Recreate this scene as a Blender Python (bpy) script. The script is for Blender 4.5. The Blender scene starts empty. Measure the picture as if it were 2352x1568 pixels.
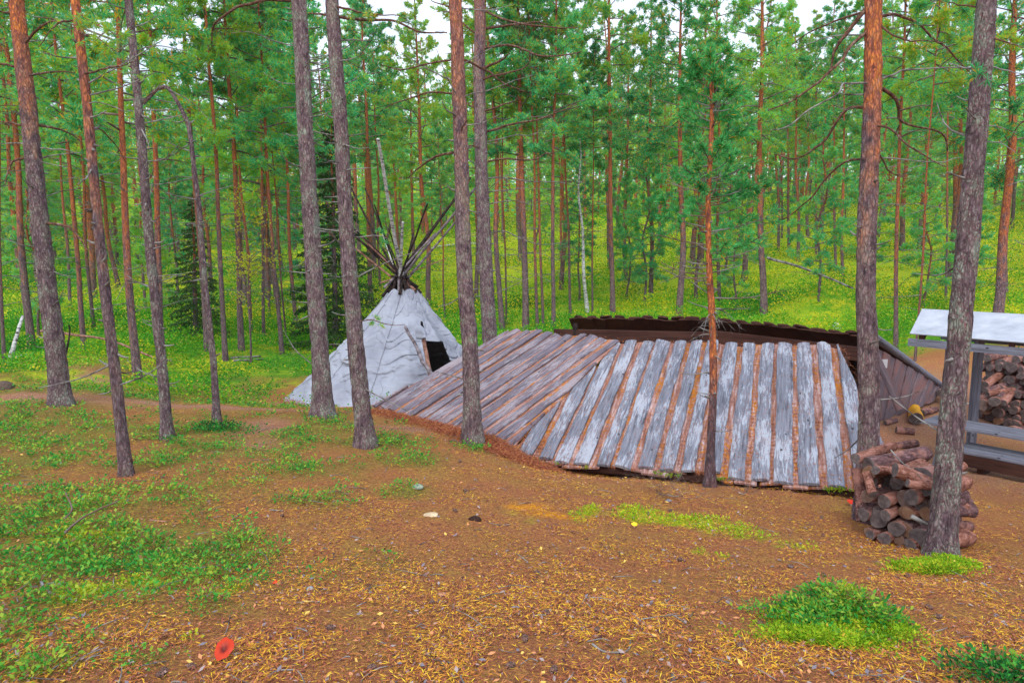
import bpy, math, random
import numpy as np
from mathutils import Vector, Matrix
# ------------------------------------------------------------ camera, world, sun
sc = bpy.context.scene
PITCH = math.radians(7.0)
FPX = 1568.0                       # focal length, in pixels of a 2352 px wide picture
cam = bpy.data.cameras.new('camera'); camo = bpy.data.objects.new('camera', cam)
sc.collection.objects.link(camo); sc.camera = camo
cam.sensor_width = 36.0; cam.lens = 24.0; cam.clip_end = 2000; cam.clip_start = 0.05
camo.location = (0, 0, 0); camo.rotation_euler = (math.pi/2 - PITCH, 0, 0)
sc.render.resolution_x = 1024; sc.render.resolution_y = 682
world = bpy.data.worlds.new('World'); sc.world = world; world.use_nodes = True
wt = world.node_tree; bgn = wt.nodes['Background']
sky = wt.nodes.new('ShaderNodeTexSky'); sky.sky_type = 'NISHITA'; sky.sun_disc = False
SUN_EL, SUN_ROT = math.radians(48), math.radians(195)
sky.sun_elevation = SUN_EL; sky.sun_rotation = SUN_ROT
sky.air_density = 1.0; sky.dust_density = 3.5; sky.ozone_density = 1.0
cl = wt.nodes.new('ShaderNodeTexNoise'); cl.inputs['Scale'].default_value = 2.6; cl.inputs['Detail'].default_value = 6
tcw = wt.nodes.new('ShaderNodeTexCoord'); mpw = wt.nodes.new('ShaderNodeMapping'); mpw.inputs['Scale'].default_value = (1, 1, 2.5)
wt.links.new(tcw.outputs['Generated'], mpw.inputs[0]); wt.links.new(mpw.outputs[0], cl.inputs['Vector'])
rpw = wt.nodes.new('ShaderNodeValToRGB'); rpw.color_ramp.elements[0].position = .30; rpw.color_ramp.elements[0].color = (.35, .35, .35, 1); rpw.color_ramp.elements[1].position = .58; rpw.color_ramp.elements[1].color = (.9, .9, .9, 1)
wt.links.new(cl.outputs[0], rpw.inputs[0])
mxw = wt.nodes.new('ShaderNodeMix'); mxw.data_type = 'RGBA'; mxw.inputs[7].default_value = (5.6, 6.1, 7.0, 1)      # thin overcast over the clear sky
wt.links.new(rpw.outputs[0], mxw.inputs[0]); wt.links.new(sky.outputs[0], mxw.inputs[6]); wt.links.new(mxw.outputs[2], bgn.inputs[0])
bgn.inputs[1].default_value = 0.15
sl = bpy.data.lights.new('sun', 'SUN'); sl.energy = 0.9; sl.angle = math.radians(25); sl.color = (1.0, 0.97, 0.93)
so = bpy.data.objects.new('sun', sl); sc.collection.objects.link(so)
sd = Vector((math.sin(SUN_ROT)*math.cos(SUN_EL), math.cos(SUN_ROT)*math.cos(SUN_EL), math.sin(SUN_EL)))
so.rotation_euler = sd.to_track_quat('Z', 'Y').to_euler()
sc.view_settings.view_transform = 'Standard'; sc.view_settings.look = 'None'
sc.view_settings.gamma = 1.0; sc.view_settings.use_curve_mapping = False
sc.view_settings.exposure = 0.8
try:
    sc.cycles.max_bounces = 6; sc.cycles.diffuse_bounces = 3; sc.cycles.transmission_bounces = 3
    sc.cycles.transparent_max_bounces = 4; sc.cycles.use_denoising = True
except Exception: pass

HAZE = 0.0004
# ------------------------------------------------------------ helpers
COL = sc.collection
rs = np.random.RandomState(7); random.seed(7)
FW = np.array([0, math.cos(PITCH), -math.sin(PITCH)]); UP = np.array([0, math.sin(PITCH), math.cos(PITCH)]); RT = np.array([1., 0, 0])
def ray(px, py): return RT*((px-1176)/FPX) + UP*((784-py)/FPX) + FW
def at(px, py, d): return ray(px, py)*d
def proj(P):
    P = np.asarray(P, float); d = P@FW
    return 1176+FPX*(P@RT)/d, 784-FPX*(P@UP)/d, d
def unit(v):
    v = np.asarray(v, float); return v/np.linalg.norm(v)
def unitn(v): return v/np.maximum(np.linalg.norm(v, axis=-1, keepdims=True), 1e-9)

def _hash(ix, iy, iz, seed):
    h = (ix.astype(np.int64)*374761393 + iy.astype(np.int64)*668265263 + iz.astype(np.int64)*2147483647 + seed*974711) & 0xffffffff
    h = ((h ^ (h >> 13))*1274126177) & 0xffffffff
    h = ((h ^ (h >> 16))*2246822519) & 0xffffffff
    return ((h ^ (h >> 15)) & 0xffffff)/float(0xffffff)
def vnoise(P, seed=0):
    P = np.asarray(P, float)
    if P.shape[-1] == 2: P = np.concatenate([P, np.zeros(P.shape[:-1]+(1,))], -1)
    i = np.floor(P).astype(np.int64); f = P-i; f = f*f*(3-2*f)
    r = 0
    for dx in (0, 1):
        for dy in (0, 1):
            for dz in (0, 1):
                w = (f[..., 0] if dx else 1-f[..., 0])*(f[..., 1] if dy else 1-f[..., 1])*(f[..., 2] if dz else 1-f[..., 2])
                r = r + w*_hash(i[..., 0]+dx, i[..., 1]+dy, i[..., 2]+dz, seed)
    return r
def fbm(P, seed=0, o=4):
    r = 0; a = 1; t = 0
    for k in range(o):
        r = r + a*vnoise(np.asarray(P)*(2.03**k), seed+k*13); t += a; a *= .5
    return r/t

class Acc:
    def __init__(s): s.V = []; s.F = []; s.n = 0; s.has_uv = False
    def add(s, V, F, mi=0, uv=None):
        V = np.asarray(V, float).reshape(-1, 3); F = np.asarray(F, int)
        if len(F) == 0: return
        if uv is None: uv = np.zeros((len(V), 2))
        else: s.has_uv = True
        s.V.append((V, uv)); s.F.append((F+s.n, mi)); s.n += len(V)
def build(name, acc, mats, parent=None, smooth=True, loc=None):
    me = bpy.data.meshes.new(name)
    V = np.concatenate([v for v, u in acc.V]); UV = np.concatenate([u for v, u in acc.V])
    if loc is not None: V = V-np.asarray(loc)
    loops = np.concatenate([f.ravel() for f, m in acc.F])
    tot = np.concatenate([np.full(len(f), f.shape[1], int) for f, m in acc.F])
    mi = np.concatenate([np.full(len(f), m, int) for f, m in acc.F])
    me.vertices.add(len(V)); me.vertices.foreach_set('co', V.astype(np.float32).ravel())
    me.loops.add(len(loops)); me.loops.foreach_set('vertex_index', loops.astype(np.int32))
    me.polygons.add(len(tot)); st = np.concatenate([[0], np.cumsum(tot)[:-1]])
    me.polygons.foreach_set('loop_start', st.astype(np.int32)); me.polygons.foreach_set('loop_total', tot.astype(np.int32))
    me.polygons.foreach_set('material_index', mi.astype(np.int32))
    me.polygons.foreach_set('use_smooth', np.full(len(tot), smooth))
    if acc.has_uv:
        l = me.uv_layers.new(name='UVMap'); l.data.foreach_set('uv', UV[loops].astype(np.float32).ravel())
    me.update(calc_edges=True); me.validate()
    for m in (mats if isinstance(mats, (list, tuple)) else [mats]): me.materials.append(m)
    o = bpy.data.objects.new(name, me); COL.objects.link(o)
    if parent is not None: o.parent = parent
    if loc is not None: o.location = loc
    return o
def empty(name, loc, label=None, cat=None, group=None):
    o = bpy.data.objects.new(name, None); COL.objects.link(o); o.location = tuple(loc); o.empty_display_size = .2
    tag(o, label, cat, group); return o
def tag(o, label=None, cat=None, group=None, kind=None):
    if label: o['label'] = label
    if cat: o['category'] = cat
    if group: o['group'] = group
    if kind: o['kind'] = kind
    return o
def copy_tree(o, parent=None):
    c = o.copy(); COL.objects.link(c); c.parent = parent
    for ch in o.children: copy_tree(ch, c)
    return c

def tube(acc, P, R, sides=6, mi=0, cap=True, rough=0, seed=0, ufac=1.0):
    P = np.asarray(P, float); R = np.broadcast_to(np.asarray(R, float), (len(P),))
    T = unitn(np.gradient(P, axis=0)); ref = np.array([0, 0, 1.]) if abs(T[0][2]) < .9 else np.array([1., 0, 0])
    A = unitn(np.cross(T, ref)); B = np.cross(T, A)
    an = np.linspace(0, 2*math.pi, sides, endpoint=False)
    rr = R[:, None]*np.ones((1, sides))
    if rough: rr = rr*(1+rough*(rs.rand(len(P), sides)-.5))
    V = P[:, None]+rr[..., None]*(np.cos(an)[None, :, None]*A[:, None]+np.sin(an)[None, :, None]*B[:, None])
    n = len(P); i = np.arange(n-1)[:, None]*sides; j = np.arange(sides)[None]
    F = np.stack([i+j, i+(j+1) % sides, i+sides+(j+1) % sides, i+sides+j], -1).reshape(-1, 4)
    L = np.concatenate([[0], np.cumsum(np.linalg.norm(np.diff(P, axis=0), axis=1))])
    uv = np.stack([np.repeat(L*ufac, sides)+seed*1.7, np.tile(an/(2*math.pi)*R.mean()*6, n)+seed*.37], -1)
    acc.add(V.reshape(-1, 3), F, mi, uv)
    if cap and sides > 3:
        for e, o in ((0, 1), (n-1, -1)):
            c = np.vstack([V[e], P[e][None]]); k = np.arange(sides)
            Ft = np.stack([(k+1) % sides if o == 1 else k, k if o == 1 else (k+1) % sides, np.full(sides, sides)], -1)
            acc.add(c, Ft, mi, np.tile(uv[0], (sides+1, 1)))
def box(acc, c, X, Y, Z, mi=0, uoff=0.):
    """oriented box: centre c, half vectors X (long), Y, Z; uv follows the length"""
    c, X, Y, Z = [np.asarray(a, float) for a in (c, X, Y, Z)]
    lx, ly, lz = [np.linalg.norm(a) for a in (X, Y, Z)]
    for (a, b, s, la, lb) in ((X, Y, Z, lx, ly), (X, Y, -Z, lx, ly), (X, Z, Y, lx, lz), (X, Z, -Y, lx, lz), (Y, Z, X, ly, lz), (Y, Z, -X, ly, lz)):
        V = np.array([c+s-a-b, c+s+a-b, c+s+a+b, c+s-a+b])
        if np.dot(np.cross(a, b), s) < 0: V = V[::-1]; uv = np.array([[-la, lb], [la, lb], [la, -lb], [-la, -lb]])
        else: uv = np.array([[-la, -lb], [la, -lb], [la, lb], [-la, lb]])
        acc.add(V, [[0, 1, 2, 3]], mi, uv+uoff)
def beam(acc, p, q, w, h, up=(0, 0, 1), mi=0, uoff=0.):
    p, q = np.asarray(p, float), np.asarray(q, float); t = unit(q-p); s = unit(np.cross(t, np.asarray(up, float))); n = np.cross(s, t)
    box(acc, (p+q)/2, (q-p)/2, s*w/2, n*h/2, mi, uoff)
def leaves(acc, C, D, L, W, mi=0, lift=None):
    """rhombic leaves: base C, direction D (n,3), lengths L, widths W"""
    C = np.asarray(C); D = unitn(D); n = len(C)
    S = unitn(np.cross(D, unitn(rs.randn(n, 3)) if lift is None else lift))
    L = np.broadcast_to(L, (n,))[:, None]; W = np.broadcast_to(W, (n,))[:, None]
    V = np.stack([C, C+D*L*.5+S*W*.5, C+D*L, C+D*L*.5-S*W*.5], 1)
    acc.add(V.reshape(-1, 3), np.arange(4*n).reshape(n, 4), mi)

# ------------------------------------------------------------ materials
def N(nt, typ, **k):
    n = nt.nodes.new('ShaderNode'+typ)
    for a, v in k.items():
        if a[0] == '_': setattr(n, a[1:], v)
    for a, v in k.items():
        if a[0] == '_': continue
        key = int(a[1:]) if a[0] == 'i' and a[1:].isdigit() else a.replace('__', ' ')
        if isinstance(v, bpy.types.NodeSocket): nt.links.new(v, n.inputs[key])
        else:
            if isinstance(v, tuple) and len(v) == 3 and n.inputs[key].type == 'RGBA': v = v+(1,)
            n.inputs[key].default_value = v
    return n
def ramp(nt, fac, stops, interp='LINEAR'):
    n = nt.nodes.new('ShaderNodeValToRGB'); nt.links.new(fac, n.inputs[0]); cr = n.color_ramp; cr.interpolation = interp
    while len(cr.elements) < len(stops): cr.elements.new(.5)
    for e, (p, c) in zip(cr.elements, stops):
        e.position = p; e.color = (c, c, c, 1) if isinstance(c, (int, float)) else tuple(c)+(1,)
    return n.outputs[0]
def mix(nt, f, a, b, mode='MIX'):
    n = nt.nodes.new('ShaderNodeMix'); n.data_type = 'RGBA'; n.blend_type = mode
    for i, v in ((0, f), (6, a), (7, b)):
        if isinstance(v, bpy.types.NodeSocket): nt.links.new(v, n.inputs[i])
        else: n.inputs[i].default_value = v if not isinstance(v, tuple) else v+(1,)
    return n.outputs[2]
def mth(nt, op, a, b=0., clamp=False):
    n = nt.nodes.new('ShaderNodeMath'); n.operation = op; n.use_clamp = clamp
    for i, v in ((0, a), (1, b)):
        if isinstance(v, bpy.types.NodeSocket): nt.links.new(v, n.inputs[i])
        else: n.inputs[i].default_value = v
    return n.outputs[0]
def noise(nt, vec, scale, detail=4, rough=.55, dist=0.):
    return N(nt, 'TexNoise', Vector=vec, Scale=scale, Detail=detail, Roughness=rough, Distortion=dist).outputs[0]
def vmul(nt, vec, s):
    return N(nt, 'Mapping', Vector=vec, Scale=s).outputs[0]
def mat(name, fn):
    m = bpy.data.materials.new(name); m.use_nodes = True; nt = m.node_tree; nt.nodes.clear()
    out = nt.nodes.new('ShaderNodeOutputMaterial'); nt.links.new(fn(nt), out.inputs[0]); return m
def pbr(nt, col, rough=.9, bump=None, bs=.5, bd=.02, spec=.1):
    b = N(nt, 'BsdfPrincipled', Roughness=rough); b.inputs['Specular IOR Level'].default_value = spec
    if isinstance(col, bpy.types.NodeSocket): nt.links.new(col, b.inputs['Base Color'])
    else: b.inputs['Base Color'].default_value = col+(1,)
    if bump is not None: nt.links.new(N(nt, 'Bump', Height=bump, Strength=bs, Distance=bd).outputs[0], b.inputs['Normal'])
    return b.outputs[0]
def objc(nt): return nt.nodes.new('ShaderNodeTexCoord').outputs['Object']
def uvc(nt): return nt.nodes.new('ShaderNodeTexCoord').outputs['UV']

def bark_fn(h0=4.0, span=3.0, orange=1.0, lichen=.6, bright=1.0):
    def f(nt):
        o = objc(nt); v = vmul(nt, o, (1, 1, .3)); v2 = vmul(nt, o, (1, 1, .55))
        n1 = noise(nt, v, 34, 6, .65, .6); n2 = noise(nt, v2, 9, 3); n3 = noise(nt, v2, 105, 4, .7)
        wn = N(nt, 'TexNoise', Vector=v, Scale=22.0, Detail=4).outputs[1]; ws = N(nt, 'VectorMath', _operation='MULTIPLY', i0=wn, i1=(.055, .055, .03)).outputs[0]
        vo = N(nt, 'TexVoronoi', Vector=N(nt, 'VectorMath', _operation='ADD', i0=v, i1=ws).outputs[0], Scale=40.0, _feature='DISTANCE_TO_EDGE').outputs[0]
        fur = ramp(nt, vo, [(0, 0.), (.28, 1.)])
        c = ramp(nt, n1, [(.32, (.035*bright, .028*bright, .032*bright)), (.48, (.14*bright, .085*bright, .10*bright)), (.68, (.27*bright, .22*bright, .225*bright))])
        c = mix(nt, ramp(nt, n2, [(.42, 0.), (.62, .6)]), c, (.25*bright, .10*bright, .10*bright))
        z = N(nt, 'SeparateXYZ', Vector=o).outputs[2]
        rnd = nt.nodes.new('ShaderNodeObjectInfo').outputs['Random']
        zz = mth(nt, 'ADD', z, mth(nt, 'MULTIPLY', mth(nt, 'SUBTRACT', n2, .5), span*3))
        zz = mth(nt, 'ADD', zz, mth(nt, 'MULTIPLY', mth(nt, 'SUBTRACT', rnd, .5), span*.8))
        of = mth(nt, 'MULTIPLY', mth(nt, 'DIVIDE', mth(nt, 'SUBTRACT', zz, h0), span), orange, True)
        oc = ramp(nt, n1, [(.34, (.22, .07, .055)), (.5, (.52, .15, .06)), (.62, (.72, .25, .05)), (.75, (.38, .22, .24))])
        c = mix(nt, of, c, oc)
        lz = mth(nt, 'MULTIPLY', mth(nt, 'SUBTRACT', 1.0, of, True), lichen)
        lf = mth(nt, 'MULTIPLY', ramp(nt, mth(nt, 'ADD', mth(nt, 'MULTIPLY', n3, .55), mth(nt, 'MULTIPLY', n2, .45)), [(.50, 0.), (.57, 1.)]), lz)
        c = mix(nt, lf, c, mix(nt, n3, (.13, .21, .16), (.40, .48, .40)))
        c = mix(nt, mth(nt, 'MULTIPLY', mth(nt, 'SUBTRACT', 1.0, fur), .6), c, (.035, .025, .025))
        hh = mth(nt, 'ADD', mth(nt, 'MULTIPLY', fur, .5), n1)
        return pbr(nt, c, .9, hh, .9, .012, .12)
    return f
BARK_BG = mat('pine_bark', bark_fn(1.6, 2.6, 1.0, .5, 1.15))
BARK_GREY = mat('grey_pine_bark', bark_fn(7.0, 3.0, .8, .7, 1.05))
BARK_RED = mat('red_pine_bark', bark_fn(1.2, 1.8, 1.0, .3, 1.0))
def twig_fn(nt):
    r = N(nt, 'NewGeometry').outputs['Random Per Island']; n = noise(nt, objc(nt), 3, 2)
    return pbr(nt, mix(nt, ramp(nt, n, [(.4, 0.), (.6, 1.)]), mix(nt, r, (.07, .045, .035), (.20, .11, .08)), (.24, .22, .21)), .9)
TWIG = mat('twig_bark', twig_fn)
DEAD = mat('dead_grey_twig', lambda nt: pbr(nt, ramp(nt, noise(nt, objc(nt), 12, 3), [(.35, (.07, .055, .05)), (.62, (.27, .26, .25))]), .9))
LIMB = mat('limb_bark', lambda nt: pbr(nt, ramp(nt, noise(nt, objc(nt), 30, 4), [(.35, (.05, .03, .025)), (.55, (.15, .075, .05)), (.7, (.26, .20, .17))]), .9, noise(nt, objc(nt), 90, 3), .6, .004))
def leaf_fn(stops, spots=None, tr=.35, nscale=.9, rough=.55, spotamt=.05, gw=.45):
    def f(nt):
        g = N(nt, 'NewGeometry').outputs['Random Per Island']; o = objc(nt); n = noise(nt, o, nscale, 3)
        oi = nt.nodes.new('ShaderNodeObjectInfo').outputs['Random']
        t = mth(nt, 'ADD', mth(nt, 'ADD', mth(nt, 'MULTIPLY', g, gw), (.45-gw)/2), mth(nt, 'MULTIPLY', n, .75))
        t = mth(nt, 'ADD', t, mth(nt, 'SUBTRACT', mth(nt, 'MULTIPLY', oi, .34), .22))
        c = ramp(nt, t, stops)
        if spots:
            g2 = N(nt, 'TexWhiteNoise', W=mth(nt, 'MULTIPLY', g, 917.3), _noise_dimensions='1D').outputs[0]
            n5 = noise(nt, o, 2.2, 2)
            c = mix(nt, mth(nt, 'LESS_THAN', g2, mth(nt, 'MULTIPLY', ramp(nt, n5, [(.45, .15), (.68, 1.)]), spotamt*3)), c, spots)
        d = N(nt, 'BsdfPrincipled', Roughness=rough); nt.links.new(c, d.inputs['Base Color']); d.inputs['Specular IOR Level'].default_value = .1
        tl = N(nt, 'BsdfTranslucent', Color=c)
        mx = nt.nodes.new('ShaderNodeMixShader'); mx.inputs[0].default_value = tr
        nt.links.new(d.outputs[0], mx.inputs[1]); nt.links.new(tl.outputs[0], mx.inputs[2]); return mx.outputs[0]
    return f
NEEDLE = mat('pine_needles', leaf_fn([(.15, (.04, .15, .06)), (.34, (.07, .38, .11)), (.50, (.09, .56, .24)), (.66, (.38, .58, .05))], (.85, .42, .03), .5, .6, .6, .08))
NEEDLE_Y = mat('young_pine_needles', leaf_fn([(.15, (.05, .22, .09)), (.34, (.08, .48, .19)), (.50, (.11, .66, .32)), (.68, (.42, .68, .06))], (.85, .45, .04), .5, .8, .6, .06))
NEEDLE_S = mat('sapling_needles', leaf_fn([(.2, (.05, .24, .07)), (.42, (.09, .48, .13)), (.6, (.15, .62, .20)), (.8, (.50, .60, .08))], (.85, .45, .04), .45, 1.5, .6, .04))
SPRUCE = mat('spruce_needles', leaf_fn([(.2, (.02, .055, .02)), (.5, (.05, .12, .03)), (.8, (.10, .20, .04))], None, .25, 1.2))
BIRCHLEAF = mat('yellow_birch_leaves', leaf_fn([(.2, (.45, .40, .03)), (.5, (.62, .60, .05)), (.8, (.55, .70, .06))], None, .5, 1.0))
COWB = mat('lingonberry_leaves', leaf_fn([(.15, (.012, .06, .025)), (.36, (.025, .18, .035)), (.52, (.05, .34, .045)), (.66, (.14, .42, .05)), (.8, (.36, .46, .05))], (.24, .15, .06), .3, 2.6, .55, .10))
COVER_FAR = mat('bilberry_and_moss', leaf_fn([(.20, (.012, .08, .012)), (.36, (.035, .25, .02)), (.50, (.10, .40, .02)), (.62, (.36, .52, .02)), (.74, (.78, .64, .02))], (.6, .5, .1), .3, .22, .6, .03, .22))
MOSS = mat('yellow_green_moss', leaf_fn([(.2, (.10, .22, .01)), (.5, (.28, .50, .02)), (.75, (.58, .62, .04))], (.7, .45, .05), .35, 9, .7, .06))
def chips_fn(nt):
    g = N(nt, 'NewGeometry').outputs['Random Per Island']
    return pbr(nt, ramp(nt, g, [(0, (.07, .03, .03)), (.25, (.22, .07, .05)), (.5, (.34, .11, .06)), (.7, (.27, .16, .15)), (.87, (.42, .26, .23)), (.95, (.10, .08, .10))], 'CONSTANT'), .8)
CHIPS = mat('brown_litter', chips_fn)
def ndl_fn(nt):
    g = N(nt, 'NewGeometry').outputs['Random Per Island']
    return pbr(nt, ramp(nt, g, [(0, (.45, .17, .03)), (.35, (.66, .29, .03)), (.6, (.80, .46, .03)), (.85, (.78, .55, .04))], 'CONSTANT'), .6)
NDL = mat('yellow_fallen_needles', ndl_fn)
def ndl2_fn(nt):
    g = N(nt, 'NewGeometry').outputs['Random Per Island']
    return pbr(nt, ramp(nt, g, [(0, (.22, .065, .04)), (.4, (.38, .12, .06)), (.75, (.50, .20, .07))], 'CONSTANT'), .7)
NDL2 = mat('rusty_fallen_needles', ndl2_fn)

def wood_fn(dark=(.045, .045, .06), mid=(.17, .175, .215), lite=(.46, .53, .62), flake=.6, warm=(.26, .15, .14), warmth=.5):
    def f(nt):
        uv = uvc(nt); s1 = vmul(nt, uv, (2.2, 34, 1)); s2 = vmul(nt, uv, (9, 85, 1)); s3 = vmul(nt, uv, (.9, 2.3, 1))
        n1 = noise(nt, s1, 1.0, 6, .7, .4); n2 = mth(nt, 'ADD', mth(nt, 'MULTIPLY', noise(nt, s2, 1.0, 4, .7, .5), .45), mth(nt, 'MULTIPLY', noise(nt, vmul(nt, uv, (3, 30, 1)), 1.0, 5, .75, .8), .55)); n3 = noise(nt, s3, 1.6, 3)
        c = ramp(nt, n1, [(.3, dark), (.5, mid), (.7, tuple(min(1, a*1.45) for a in mid))])
        c = mix(nt, mth(nt, 'MULTIPLY', ramp(nt, n3, [(.48, 0.), (.66, 1.)]), warmth), c, warm)
        fl = mth(nt, 'ADD', mth(nt, 'MULTIPLY', n2, .65), mth(nt, 'MULTIPLY', n3, .4))
        c = mix(nt, mth(nt, 'MULTIPLY', ramp(nt, fl, [(.525, 0.), (.575, 1.)]), flake), c, lite)
        vo = N(nt, 'TexVoronoi', Vector=vmul(nt, uv, (2.1, 3.4, 1)), Scale=1.6).outputs[0]
        c = mix(nt, ramp(nt, vo, [(.05, .9), (.085, 0.)]), c, (.035, .03, .035))
        return pbr(nt, c, .85, mth(nt, 'ADD', n1, n2), .7, .008, .2)
    return f
WOOD = mat('weathered_grey_wood', wood_fn())
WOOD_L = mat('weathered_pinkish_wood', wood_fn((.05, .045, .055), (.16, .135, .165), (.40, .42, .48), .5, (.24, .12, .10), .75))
WOOD_B = mat('table_grey_wood', wood_fn((.07, .07, .085), (.17, .175, .22), (.30, .35, .43), .35, (.16, .11, .10), .3))
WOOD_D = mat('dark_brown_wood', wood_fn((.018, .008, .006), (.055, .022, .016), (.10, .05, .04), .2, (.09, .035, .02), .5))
WOOD_I = mat('inner_board_wood', wood_fn((.07, .05, .055), (.17, .13, .15), (.27, .24, .28), .3, (.26, .09, .06), .9))
def low_fn(nt):
    uv = uvc(nt); n = noise(nt, vmul(nt, uv, (16, 22, 1)), 1.0, 5, .7); n2 = noise(nt, vmul(nt, uv, (3, 30, 1)), 1.0, 4)
    n3 = noise(nt, vmul(nt, uv, (1.2, 1.2, 1)), 1.0, 2)
    c = ramp(nt, n2, [(.3, (.16, .07, .055)), (.52, (.38, .21, .18)), (.72, (.60, .50, .52))])
    k = mth(nt, 'ADD', n, mth(nt, 'MULTIPLY', mth(nt, 'SUBTRACT', n3, .5), .5))
    c = mix(nt, ramp(nt, k, [(.52, 0.), (.60, 1.)]), c, mix(nt, n2, (.30, .09, .02), (.60, .24, .03)))
    return pbr(nt, c, .9, n, .8, .012)
LOWB = mat('needle_covered_board', low_fn)
def canvas_fn(nt):
    o = objc(nt); n = noise(nt, o, 2.2, 4); n2 = noise(nt, vmul(nt, o, (1, 1, 3)), 8, 4)
    c = ramp(nt, n, [(.32, (.26, .275, .33)), (.5, (.325, .345, .41)), (.7, (.38, .41, .475))])
    c = mix(nt, ramp(nt, n2, [(.6, 0.), (.78, .4)]), c, (.30, .25, .26))
    return pbr(nt, c, .9, n2, .25, .01, .1)
CANVAS = mat('tent_canvas', canvas_fn)
POLE_D = mat('dark_pole', lambda nt: pbr(nt, ramp(nt, noise(nt, objc(nt), 14, 4), [(.35, (.010, .008, .008)), (.7, (.06, .04, .035))]), .85))
POLE_G = mat('grey_pole', lambda nt: pbr(nt, ramp(nt, noise(nt, objc(nt), 14, 4), [(.35, (.09, .07, .075)), (.7, (.30, .26, .28))]), .85))
POLE_R = mat('red_brown_pole', lambda nt: pbr(nt, ramp(nt, noise(nt, objc(nt), 16, 4), [(.35, (.14, .06, .04)), (.7, (.42, .24, .18))]), .85))
def birch_fn(nt):
    o = objc(nt); n = noise(nt, vmul(nt, o, (1, 1, 3.5)), 9, 4, .6); n2 = noise(nt, o, 3, 3)
    c = ramp(nt, n, [(.38, (.04, .035, .035)), (.45, (.40, .39, .38)), (.6, (.62, .63, .63))])
    return pbr(nt, mix(nt, ramp(nt, n2, [(.5, 0.), (.7, .5)]), c, (.35, .33, .32)), .8)
BIRCH = mat('birch_bark', birch_fn)
METAL = mat('pale_roof_sheet', lambda nt: pbr(nt, ramp(nt, noise(nt, objc(nt), 5, 5), [(.3, (.33, .36, .42)), (.7, (.50, .53, .60))]), .6, noise(nt, objc(nt), 120, 2), .15, .002))
def end_fn(nt):
    o = objc(nt); s = N(nt, 'SeparateXYZ', Vector=o); r = N(nt, 'VectorMath', _operation='LENGTH', i0=N(nt, 'CombineXYZ', X=s.outputs[0], Y=s.outputs[1]).outputs[0]).outputs[1]
    n = noise(nt, o, 20, 4); rnd = nt.nodes.new('ShaderNodeObjectInfo').outputs['Random']
    w = mth(nt, 'SINE', mth(nt, 'ADD', mth(nt, 'MULTIPLY', r, 900.), mth(nt, 'MULTIPLY', n, 6.)))
    c = mix(nt, mth(nt, 'MULTIPLY', mth(nt, 'ADD', w, 1.), .3), ramp(nt, n, [(.35, (.07, .058, .06)), (.7, (.22, .18, .175))]), (.10, .07, .065))
    c = mix(nt, ramp(nt, rnd, [(.88, 0.), (.95, .4)]), c, (.38, .17, .06))
    return pbr(nt, c, .85, n, .4, .004)
LOGEND = mat('sawn_log_end', end_fn)
def logbark_fn(nt):
    o = objc(nt); rnd = nt.nodes.new('ShaderNodeObjectInfo').outputs['Random']
    n = noise(nt, vmul(nt, o, (1, 1, .4)), 45, 5, .65, .5); n2 = noise(nt, o, 7, 3)
    c = mix(nt, ramp(nt, rnd, [(.3, 0.), (.6, 1.)]), ramp(nt, n, [(.35, (.05, .028, .03)), (.55, (.16, .085, .085)), (.72, (.32, .22, .23))]), ramp(nt, n, [(.35, (.09, .035, .03)), (.55, (.26, .11, .075)), (.72, (.42, .27, .25))]))
    c = mix(nt, mth(nt, 'MULTIPLY', ramp(nt, n2, [(.5, 0.), (.6, 1.)]), .6), c, mix(nt, n, (.36, .12, .06), (.50, .30, .27)))
    return pbr(nt, c, .85, n, .9, .01)
LOGBARK = mat('log_bark', logbark_fn)
# ------------------------------------------------------------ the ground: a height field through surveyed points
ANCH = [(100,1568,2.5),(1176,1568,2.45),(2300,1568,2.5),(515,1510,2.75),(1176,1250,4.3),(300,1250,4.1),(1930,1400,3.4),
 (140,925,8.5),(290,1088,5.5),(385,1005,7.0),(498,965,7.9),(742,955,8.5),(840,1022,7.2),(1085,1020,7.4),(1632,1112,6.55),(2160,1274,4.6),
 (1960,1160,6.25),(1700,1125,6.75),(2080,1175,6.0),(1300,1088,7.45),(850,950,10.0),(1990,1201,5.9),(2080,1262,5.0),(2300,1150,7.2),(2125,1060,9.3),(2352,1100,8.3),
 (2010,955,11),(2160,895,13),(2300,970,12),(870,935,11.3),(680,920,12.6),(1150,885,14),(100,905,10.5),(400,925,10.2),(600,935,10),
 (10,890,9.5),(215,872,12),(200,806,17),(449,773,21),(318,872,13.5),(518,828,16),(648,813,17),(681,751,25),(335,715,30),(20,840,14),
 (984,708,27),(852,695,28),(950,619,42),(1207,759,20),(1271,761,20),(1407,720,24),(1559,724,22),(1754,720,22),(1495,696,27),
 (1350,717,24),(2058,801,17),(2172,707,26),(2284,775,17),(1200,640,36),(1200,580,48),(1200,520,62),(300,650,40),(300,600,52),(300,550,68),
 (600,600,50),(1900,640,33),(1900,560,46),(1900,480,60),(2300,620,36),(2300,520,56),(1600,600,40),(1600,950,10.5),(-300,1000,8.5),(2700,1100,8.5),(-300,640,42),(2700,600,40)]
AP = np.array([at(*a) for a in ANCH])
extra = [(0,0,-1.55),(5,0,-1.75),(-5,0,-1.45),(0,-6,-1.5),(8,-6,-1.7),(-8,-6,-1.4)]
for x in (-140,-90,-45,0,45,90,140): extra += [(x,125,12.5+.02*abs(x)),(x,260,24)]
extra += [(-60,20,-1.5),(60,20,-1.5),(-70,-30,-1),(70,-30,-1),(0,-60,-1),(-70,60,3),(70,60,4)]
AP = np.vstack([AP, np.array(extra, float)])
_c = 1.2
def _phi(r2): return np.sqrt(r2+_c*_c)
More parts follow.
